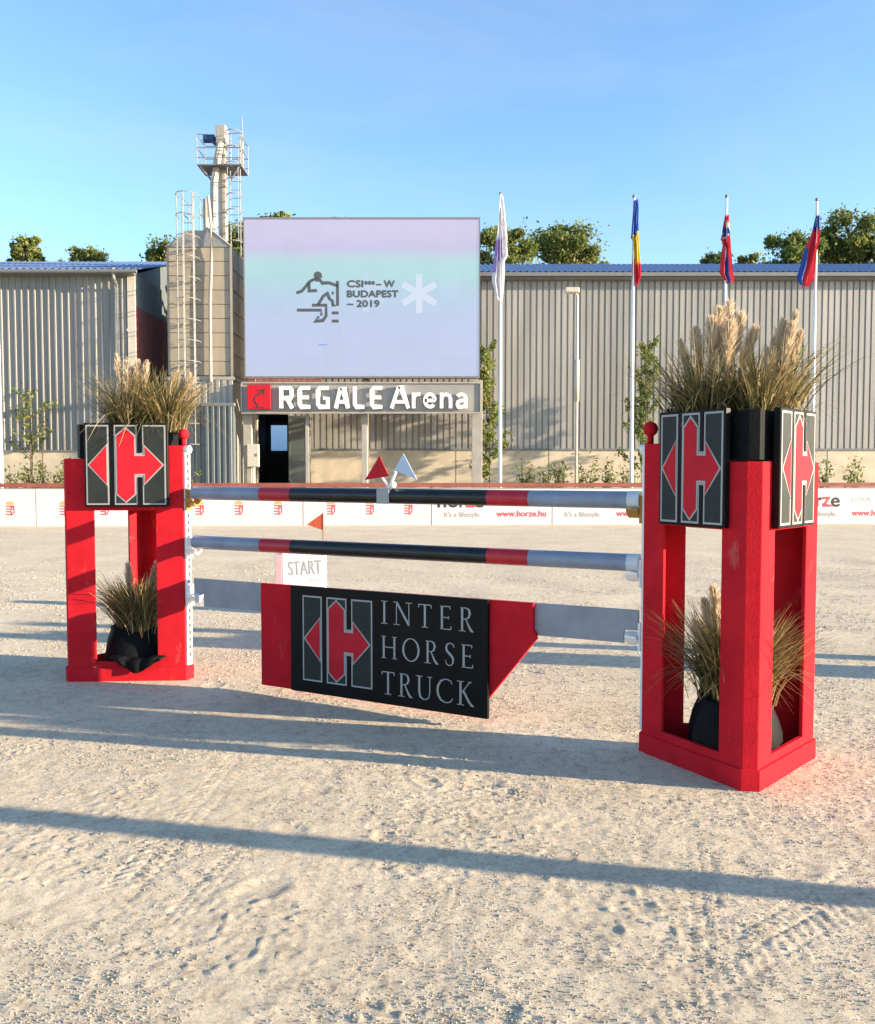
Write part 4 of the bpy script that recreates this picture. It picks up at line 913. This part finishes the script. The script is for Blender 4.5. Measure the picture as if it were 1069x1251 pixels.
# ------------------------------------------------------------------ poles, plank and panel between the stands
def corner(o, k=0):
    c = (Vector(CUT[k][0])+Vector(CUT[k][1]))/2; t_ = (Vector(CUT[k][1])-Vector(CUT[k][0])).normalized(); n_ = Vector((t_.y, -t_.x)); c = c+n_*.02
    M_ = Matrix.Translation(o.location) @ RZ(o.rotation_euler.z); p = M_ @ Vector((c.x, c.y, 0)); return Vector((p.x, p.y))
PL_, PR_ = corner(ST_L), corner(ST_R)
PD_ = (PR_-PL_).normalized(); PL_ = PL_+PD_*.022; PR_ = PR_+PD_*.004
JV = (PR_-PL_); JL = JV.length; JA = math.atan2(JV.y, JV.x)
def pole(label, z, zr, rolled=0.0):
    o = thing('jump_pole', label, 'pole', (PL_.x, PL_.y, z), JA, 'jump poles'); o.rotation_euler = (0, -math.atan2(zr-z, JL), JA)
    segs = [(.02, .20, GREYP), (.20, .28, POLERED), (.28, .72, POLEBLK), (.72, .80, POLERED), (.80, .993, GREYP)]
    for a, b_, m_ in segs:
        mb = MB(); n_ = 10 if b_-a > .3 else 3
        mb.tube([(JL*(a+(b_-a)*t_/n_), 0, 0) for t_ in range(n_+1)], .0505, 22, cap=False); mb.build('pole_band', m_, o, smooth=True)
    for a, b_ in ((.012, .02), (.975, .995)):
        mb = MB(); mb.tube([(JL*a, 0, 0), (JL*b_, 0, 0)], .0525 if a > .5 else .051, 22); mb.build('end_cap', CLEAR if a > .5 else GREYP, o)
    return o
pole('upper grey, red and black striped jump pole', 1.432, 1.432)
pole('lower grey, red and black striped jump pole with nothing clipped to it', 1.060, 1.072)
PK = thing('jump_plank', 'grey plank hung between the stands behind the logo panel', 'plank', (PL_.x, PL_.y, 0), JA)
def jp(poly, y0, y1, nm, m_, parent, bevel=.002):
    mb_ = MB(); plate(mb_, poly, y0, y1); mb_.face([(x, y0, z) for x, z in reversed(poly)]); return mb_.build(nm, m_, parent, bevel=bevel)
j0, j1 = .03, JL-.02
jp([(j0+.10, .575), (j1-.085, .605), (j1-.085, .68), (j1, .685), (j1, .80), (j0, .785), (j0, .665), (j0+.10, .665)], .012, -.012, 'board', PLANK, PK)
for x_ in (j0-.005, j1-.075):
    mb = MB(); mb.box(x_, -.03, .655, x_+.075, .03, .668); mb.box(x_+.02, -.02, .60, x_+.055, .02, .656); mb.build('hanger', CLEAR, PK)
FP = thing('filler_panel', 'red panel with black logo board of silver lettering under the poles', 'panel', (PL_.x, PL_.y, 0), JA)
u0, u1, u2, u3 = (JL*q+.018 for q in (.199, .283, .7195, .806))
jp([(u0, .055), (u2-.10, .055), (u2-.02, .150), (u3+.02, .58), (u3+.02, .61), (u3, .64), (u3, .800), (u0, .792)], -.0125, -.045, 'red_board', RED, FP)
bb = jp([(u1, .058), (u2+.012, .058), (u2+.012, .803), (u1, .797)], -.0455, -.075, 'black_board', BLACKP, FP)
logo(bb, JL*.313+.018, .14, JL*.167, .60, -.0755)
# serif capitals
def serif(ch, x, z, h, w, mb_):
    yb, yf = -.0755, -.0775; k_, t_ = .095*h, .040*h      # thick and thin strokes
    def S(pts, ws): wstroke(mb_, [(x+p[0]*w, z+p[1]*h) for p in pts], ws, yb, yf)
    def foot(u, v, half=.16): S([(u-half*h/w, v), (u+half*h/w, v)], t_*.8)
    e = .014
    if ch == 'I': S([(.5, 0), (.5, 1)], k_); foot(.5, e); foot(.5, 1-e)
    if ch in 'THNEKR':
        pass
    if ch == 'N': S([(.12, 0), (.12, 1)], t_); S([(.90, 0), (.90, 1)], t_); S([(.12, 1), (.90, .02)], k_); foot(.12, e); foot(.90, 1-e); foot(.06, 1-e, .10)
    if ch == 'T': S([(.5, 0), (.5, .97)], k_); S([(.03, .975), (.97, .975)], t_); S([(.04, .98), (.03, .84)], t_*.9); S([(.96, .98), (.97, .84)], t_*.9); foot(.5, e)
    if ch == 'E': S([(.2, 0), (.2, 1)], k_); S([(.05, .98), (.86, .98)], t_); S([(.2, .51), (.74, .51)], t_); S([(.05, .02), (.92, .02)], t_); S([(.86, .99), (.86, .86)], t_*.9); S([(.92, .01), (.95, .16)], t_*.9); S([(.74, .58), (.74, .44)], t_*.8)
    if ch in 'RP': 
        S([(.18, 0), (.18, 1)], k_); foot(.18, e); S([(.04, .98), (.48, .98), (.66, .92), (.74, .76), (.66, .60), (.46, .52), (.18, .52)], [t_, t_, k_*.8, k_, k_*.8, t_, t_]); S([(.44, .52), (.72, .16), (.86, .04), (1.02, .0)], [t_, k_, k_, t_*.6])
    if ch == 'H': S([(.15, 0), (.15, 1)], k_); S([(.85, 0), (.85, 1)], k_); S([(.15, .51), (.85, .51)], t_); [foot(u, v, .12) for u in (.15, .85) for v in (e, 1-e)]
    if ch == 'O':
        n_ = 26; pts = [(.5+.46*math.cos(2*math.pi*i/n_), .5+.5*math.sin(2*math.pi*i/n_)) for i in range(n_)]; wstroke(mb_, [(x+p[0]*w, z+p[1]*h) for p in pts], [t_+(k_-t_)*abs(math.cos(2*math.pi*i/n_))**1.5 for i in range(n_)], yb, yf, closed=True)
    if ch == 'S':
        S([(.90, .80), (.88, .90), (.70, .975), (.48, .985), (.26, .92), (.17, .78), (.24, .65), (.46, .54), (.70, .43), (.83, .30), (.80, .12), (.60, .02), (.38, .015), (.18, .09), (.12, .24)], [t_*.7, t_, t_, t_, k_*.7, k_*.85, k_, k_*1.1, k_*1.1, k_*.9, k_*.7, t_, t_, t_, t_*.7])
    if ch == 'U': S([(.17, .98), (.17, .30), (.25, .10), (.45, .015), (.62, .02), (.80, .12), (.86, .32), (.86, .98)], [k_, k_, k_*.9, t_, t_, t_, t_, t_]); foot(.17, 1-e); foot(.86, 1-e, .11)
    if ch == 'C': S([(.95, .80), (.90, .92), (.70, .985), (.50, .985), (.26, .90), (.09, .70), (.05, .50), (.09, .30), (.26, .10), (.50, .015), (.72, .02), (.90, .09), (.97, .22)], [t_*.7, t_, t_, t_, k_*.8, k_, k_, k_, k_*.8, t_, t_, t_, t_*.7])
    if ch == 'K': S([(.18, 0), (.18, 1)], k_); foot(.18, e); foot(.18, 1-e); S([(.20, .48), (.78, .98)], t_); foot(.78, 1-e, .09); S([(.36, .60), (.74, .15), (.90, .03), (1.05, 0)], [k_, k_, k_, t_*.7])
WID = {'I': .30, 'N': .80, 'T': .66, 'E': .58, 'R': .64, 'H': .80, 'O': .86, 'S': .52, 'U': .74, 'C': .76, 'K': .72}
tu0, tu1 = JL*.500+.018, JL*.695+.018
for word, zb, zt in (('INTER', .594, .745), ('HORSE', .365, .512), ('TRUCK', .125, .278)):
    h_ = zt-zb; ws = [WID[c]*h_ for c in word]; gap = ((tu1-tu0)-sum(ws))/(len(word)-1); x = tu0
    for c, w_ in zip(word, ws):
        mb = MB(); serif(c, x, zb, h_, w_, mb); mb.build('letter', SILVER, bb); x += w_+gap
# clip with two pennants on the upper pole
CP = thing('pennant_clip', 'pale clip with a red and a pale blue pennant on the upper pole', 'pennants', (PL_.x, PL_.y, 1.432), JA)
uc = JL*.505
mb = MB(); mb.box(uc-.047, -.0565, -.05, uc+.047, -.0515, .045); mb.build('tape', SILVER, CP)
mb = MB()
for i in range(7):
    a = -.3+i*.35; b_ = a+.35; mb.face([(uc-.047, -.054*math.cos(a), .054*math.sin(a)), (uc+.047, -.054*math.cos(a), .054*math.sin(a)), (uc+.047, -.054*math.cos(b_), .054*math.sin(b_)), (uc-.047, -.054*math.cos(b_), .054*math.sin(b_))])
mb.build('strap', SILVER, CP)
mb = MB(); mb.tube([(uc+.035, -.02, .05), (uc+.05, -.02, .10), (uc+.08, -.02, .16)], .010, 8); mb.sphere((uc+.06, -.025, .075), .024, 10, 7); mb.tube([(uc+.02, -.02, .06), (uc-.03, -.02, .13)], .008, 6); mb.build('clip', WHITE, CP)
jp([(uc-.156, .106), (uc+.030, .130), (uc-.040, .266)], -.030, -.026, 'red_pennant', LOGORED, CP, 0)
PBL = mat('pennant_pale', (.46, .55, .68), .55, .05)
jp([(uc+.073, .170), (uc+.244, .112), (uc+.144, .279)], -.030, -.026, 'pale_pennant', PBL, CP, 0)

# ------------------------------------------------------------------ start marker
SM = thing('start_marker', 'white start box with an orange pennant, behind the poles', 'marker', (-1.53, 9.9, 0), R(0))
mb = MB(); mb.box(-.215, -.06, 0, .27, .06, .685); mb.build('box', WHITE, SM, bevel=.006)
PINK = mat('pink_side', (.62, .36, .40), .5, .06)
mb = MB(); mb.box(-.292, -.06, 0, -.218, .06, .660); mb.build('side_board', PINK, SM, bevel=.004)
text_part('START', .165, 'start_lettering', INKG, SM, T(-.135, -.0605, .425) @ Matrix.Rotation(R(-3), 4, 'Y'), width=.37, depth=.002)
mb = MB(); mb.box(-.1, -.062, .61, .15, -.0605, .625); mb.build('print_bar', INKP, SM); mb = MB(); mb.box(.10, -.062, .36, .2, -.0605, .385); mb.build('print_bar', INKP, SM)
mb = MB(); mb.tube([(.24, 0, .68), (.24, 0, 1.13)], .007, 6); mb.build('rod', RUST, SM)
ORG = mat('pennant_orange', (.62, .13, .06), .6, .06, trans=.3)
mb = MB(); mb.prism([(.235, 1.12), (.055, .995), (.235, .93)], -.003, .003, fn=lambda x, z, y: (x, y, z)); mb.build('pennant', ORG, SM)
mb = MB(); mb.sphere((.20, 0, .695), .05, 10, 6, sq=(1.6, 1, .5)); mb.build('weight', WHITE, SM)

# ------------------------------------------------------------------ grasses in black pots
def blades(parent, centres, n, hmin, hmax, spread, seed, width=.0085, ok=None):
    r = random.Random(seed); mb = MB()
    for k in range(n):
        cx_, cy_, cz_ = r.choice(centres); a = r.uniform(0, 6.28); rad = abs(r.gauss(0, .05)); p = Vector((cx_+rad*math.cos(a), cy_+rad*math.sin(a), cz_))
        h = r.uniform(hmin, hmax); lean = spread*r.uniform(.05, 1)**.8; a2 = a+r.gauss(0, .5); d = Vector((math.cos(a2), math.sin(a2), 0)); sd = Vector((-d.y, d.x, 0)); dr = r.uniform(.0, .5) if r.random() < .75 else r.uniform(.6, 1.1)
        if ok is not None and not ok(p, p+d*lean*h): continue
        segs = 6; prev = None; mi = r.choices((0, 1, 2), (.40, .36, .24))[0]
        yaw = r.uniform(-1, 1); sd = (sd*math.cos(yaw)+d*math.sin(yaw)).normalized()
        for s_ in range(segs+1):
            t_ = s_/segs; q_ = p+d*(lean*h*(t_**1.5))+Vector((0, 0, h*(t_-dr*lean*t_**2.6))); w_ = width*(1-t_)**.6*.5+.0006
            cur = (q_-sd*w_, q_+sd*w_)
            if prev: mb.face([prev[0], prev[1], cur[1], cur[0]], mi)
            prev = cur
    o = mb.build('grass_blades', [BL_G, BL_O, BL_S], parent); return tag(o, kind='stuff')
def plume(parent, base, tip, fat, seed, n=520):
    fat *= 1.3
    r = random.Random(seed); mb = MB(); b_ = Vector(base); t_ = Vector(tip); ax = t_-b_; L = ax.length
    mid = b_+ax*.5+Vector((0, 0, L*.03))
    def at(u): return b_*(1-u)**2+mid*2*u*(1-u)+t_*u*u
    mb.tube([at(0), at(.3), at(.6), at(1)], [.003, .003, .002, .001], 5)
    for k in range(n):
        u = .42+.58*r.random(); f = fat*math.sin(math.pi*min(1, (u-.40)/.62))**.6; a = r.uniform(0, 6.28); p = at(u); d = (ax.normalized()*1.0+Vector((math.cos(a), math.sin(a), r.uniform(-.2, .4)))*r.uniform(.3, .75)).normalized()
        l_ = f*r.uniform(.9, 2.0); s_ = d.cross(Vector((r.gauss(0, 1), r.gauss(0, 1), r.gauss(0, 1)))).normalized()*.0030; e = p+d*l_; m_ = p+d*l_*.5
        mb.face([p-s_*.4, p+s_*.4, m_+s_, e, m_-s_])
    mb.build('plume', PLUME, parent)
def bagpot(parent, c, r0, h, seed, name='pot', fold=.09):
    r = random.Random(seed); mb = MB(); nu = 28
    prof = [(.0, .01), (.86, .0), (.98, .06), (1.04, .22), (1.03, .42), (.95, .65), (.82, .86), (.80, .97), (.72, 1.0), (.66, .93), (.0, .90)]; ph = [r.uniform(0, 6.28) for _ in range(4)]
    rings = []
    for (q_, z) in prof:
        i = len(mb.v); rings.append(i)
        for k in range(nu):
            a = 2*math.pi*k/nu; w_ = 1+fold*(.35*math.sin(3*a+ph[0]+z*2)+.3*math.sin(7*a+ph[1]-z*3)+.25*math.sin(11*a+ph[2])); zz = z*h*(1+.06*math.sin(2*a+ph[3])*(z > .5))
            mb.v.append((c[0]+r0*q_*w_*math.cos(a), c[1]+r0*q_*w_*math.sin(a), c[2]+zz))
    for j in range(len(prof)-1):
        for k in range(nu): d = (k+1) % nu; mb.f.append((rings[j]+k, rings[j]+d, rings[j+1]+d, rings[j+1]+k)); mb.m.append(1 if j == len(prof)-2 else 0)
    return mb.build(name, [BAG, SOIL], parent, smooth=True)
def inworld(o, x, y): p = Matrix.Translation(o.location) @ RZ(o.rotation_euler.z) @ Vector((x, y, 0)); return p.x, p.y
PX = [0, 0]
# low pots inside the stands
def passes(rz, lx, ly):
    # a blade leaves the stand only through an opening, never through a post
    c, s_ = math.cos(-rz), math.sin(-rz)
    def f(p, q):
        a = Vector((p.x*c-p.y*s_+lx, p.x*s_+p.y*c+ly)); b_ = Vector((q.x*c-q.y*s_+lx, q.x*s_+q.y*c+ly)); b_ = b_+(b_-a)*.12
        for k in range(3):
            e0 = Vector(CUT[k][1]); e1 = Vector(CUT[(k+1) % 3][0]); d = (e1-e0); L = d.length; d /= L; n_ = Vector((d.y, -d.x))
            ha, hb = (a-e0).dot(n_)+.03, (b_-e0).dot(n_)+.03
            if hb > 0:
                t = ha/(ha-hb) if ha != hb else 0; u = (a+(b_-a)*t-e0).dot(d); w = .205 if k == 2 else .155
                if u < w+.015 or u > L-w-.015: return False
        return True
    return f
def lowpot(st, lx, ly, r0, h, label, n, hh, spread, seed, plumes):
    x, y = inworld(st, lx, ly); o = thing('potted_grass', label, 'potted plant', (x, y, .045)); bagpot(o, (0, 0, 0), r0, h, seed)
    blades(o, [(.0, 0, h*.88), (.06, -.04, h*.88), (-.07, 0.02, h*.88)], n, hh*.45, hh, spread, seed, ok=passes(st.rotation_euler.z, lx, ly))
    for i, (bx_, tx, ty, tz, ft) in enumerate(plumes): plume(o, (bx_, -.02, h*.9), (tx, ty, tz), ft, seed*10+i)
    return o
lowpot(ST_R, -.0, -.262, .232, .36, 'grass in wide black bag pot inside the corner-edge stand', 2000, .58, .95, 3, [(-.04, -.14, -.05, .93, .045), (-.05, -.18, -.02, .86, .04), (-.03, -.10, 0, .80, .035), (.04, .18, .05, .74, .03), (-.05, -.22, .02, .74, .03)])
lowpot(ST_L, .0, -.262, .228, .33, 'grass in black bag pot inside the flat-sided stand', 1600, .50, .95, 4, [(-.02, -.06, 0, .82, .04), (.08, .22, 0, .80, .035), (.08, .25, -.02, .82, .03), (.06, .17, 0, .84, .035)])
bp_ = thing('bag_sheet', 'crumpled black plastic sheet spilling from the flat-sided stand', 'plastic sheet', (*inworld(ST_L, -.08, -.02), 0.0))
mb = MB(); r = random.Random(8); nu, nv = 16, 8; i0 = len(mb.v)
for b_ in range(nv+1):
    for a in range(nu+1):
        u = a/nu-.5; v = b_/nv; w_ = .42*(1-.5*max(0, v-.5)); mb.v.append((u*w_+.012*math.sin(v*9), -.055*min(1, v*2.2)-.012*math.sin(u*21+v*3)-.012, .185-.01*math.cos(u*9)-max(0, v-.35)*.16*math.cos(u*2.6)+.0*r.random()))
for b_ in range(nv):
    for a in range(nu): k = i0+b_*(nu+1)+a; mb.f.append((k, k+1, k+nu+2, k+nu+1)); mb.m.append(0)
sh_ = mb.build('sheet', BAG, bp_, smooth=True); so = sh_.modifiers.new('s', 'SOLIDIFY'); so.thickness = .004
# planter troughs on top of the stands
def trough(st, label, z0_, z1_, clumps, n, hh, spread, seed, plumes):
    o = thing('planter', label, 'planter', (st.location.x, st.location.y, z0_), st.rotation_euler.z)
    PC = [tuple(v) for c in cuts(tri, (.19, .077, .16)) for v in c]; poly = inset(PC, .024); pin = inset(PC, .044); h = z1_-z0_; m_ = MB(); n6 = 6
    for k in range(6):
        j = (k+1) % 6; m_ = MB(); m_.prism([poly[k], poly[j], pin[j], pin[k]], 0, h-.004*(k % 2)); m_.build('side', BAG, o)
    m_ = MB(); m_.prism(pin, .0, h-.05); m_.build('soil', SOIL, o)
    blades(o, [(x, y, h-.06) for x, y in clumps], n, hh*.4, hh, spread, seed)
    for i, (b_, t_, f_) in enumerate(plumes): plume(o, (*b_, h-.05), (t_[0], t_[1], h+t_[2]), f_, seed*20+i)
    return o
trough(ST_R, 'black planter of dry grass and tall cream plumes above the two logo boards', 1.655, 1.905, [(-.16, -.22), (.10, -.30), (-.22, -.12), (.24, -.14), (.02, -.14)], 1500, .50, 1.05, 31,
       [((-.16, -.2), (-.10, -.22, .56), .050), ((-.12, -.2), (-.04, -.18, .60), .050), ((-.10, -.2), (.02, -.2, .53), .050), ((-.18, -.2), (-.22, -.2, .46), .042), ((-.05, -.2), (.09, -.22, .46), .045), ((.15, -.22), (.30, -.22, .54), .035), ((.15, -.2), (.24, -.2, .50), .04), ((.12, -.2), (.26, -.2, .44), .04), ((.10, -.2), (.20, -.18, .40), .04), ((-.2, -.2), (-.30, -.2, .40), .03), ((-.14, -.24), (-.15, -.26, .50), .05), ((-.08, -.24), (-.06, -.28, .48), .05), ((.16, -.24), (.27, -.26, .47), .04), ((.12, -.24), (.17, -.26, .34), .035), ((.2, -.2), (.33, -.2, .44), .03)])
trough(ST_L, 'black planter of straw grass and short plumes above the square logo board', 1.70, 1.95, [(.06, -.18), (-.08, -.26), (-.28, -.14), (-.02, -.12), (-.18, -.2), (-.32, -.12)], 1700, .54, 1.2, 33,
       [((.04, -.2), (.10, -.2, .54), .035), ((.02, -.2), (.02, -.2, .51), .035), ((-.02, -.2), (-.06, -.2, .50), .035), ((.0, -.2), (-.02, -.24, .46), .035), ((-.04, -.2), (-.13, -.2, .49), .035), ((-.24, -.16), (-.46, -.2, .40), .03), ((-.24, -.16), (-.50, -.14, .36), .03), ((-.22, -.16), (-.42, -.2, .34), .03), ((-.20, -.16), (-.37, -.16, .42), .03), ((-.26, -.14), (-.54, -.16, .30), .028)])
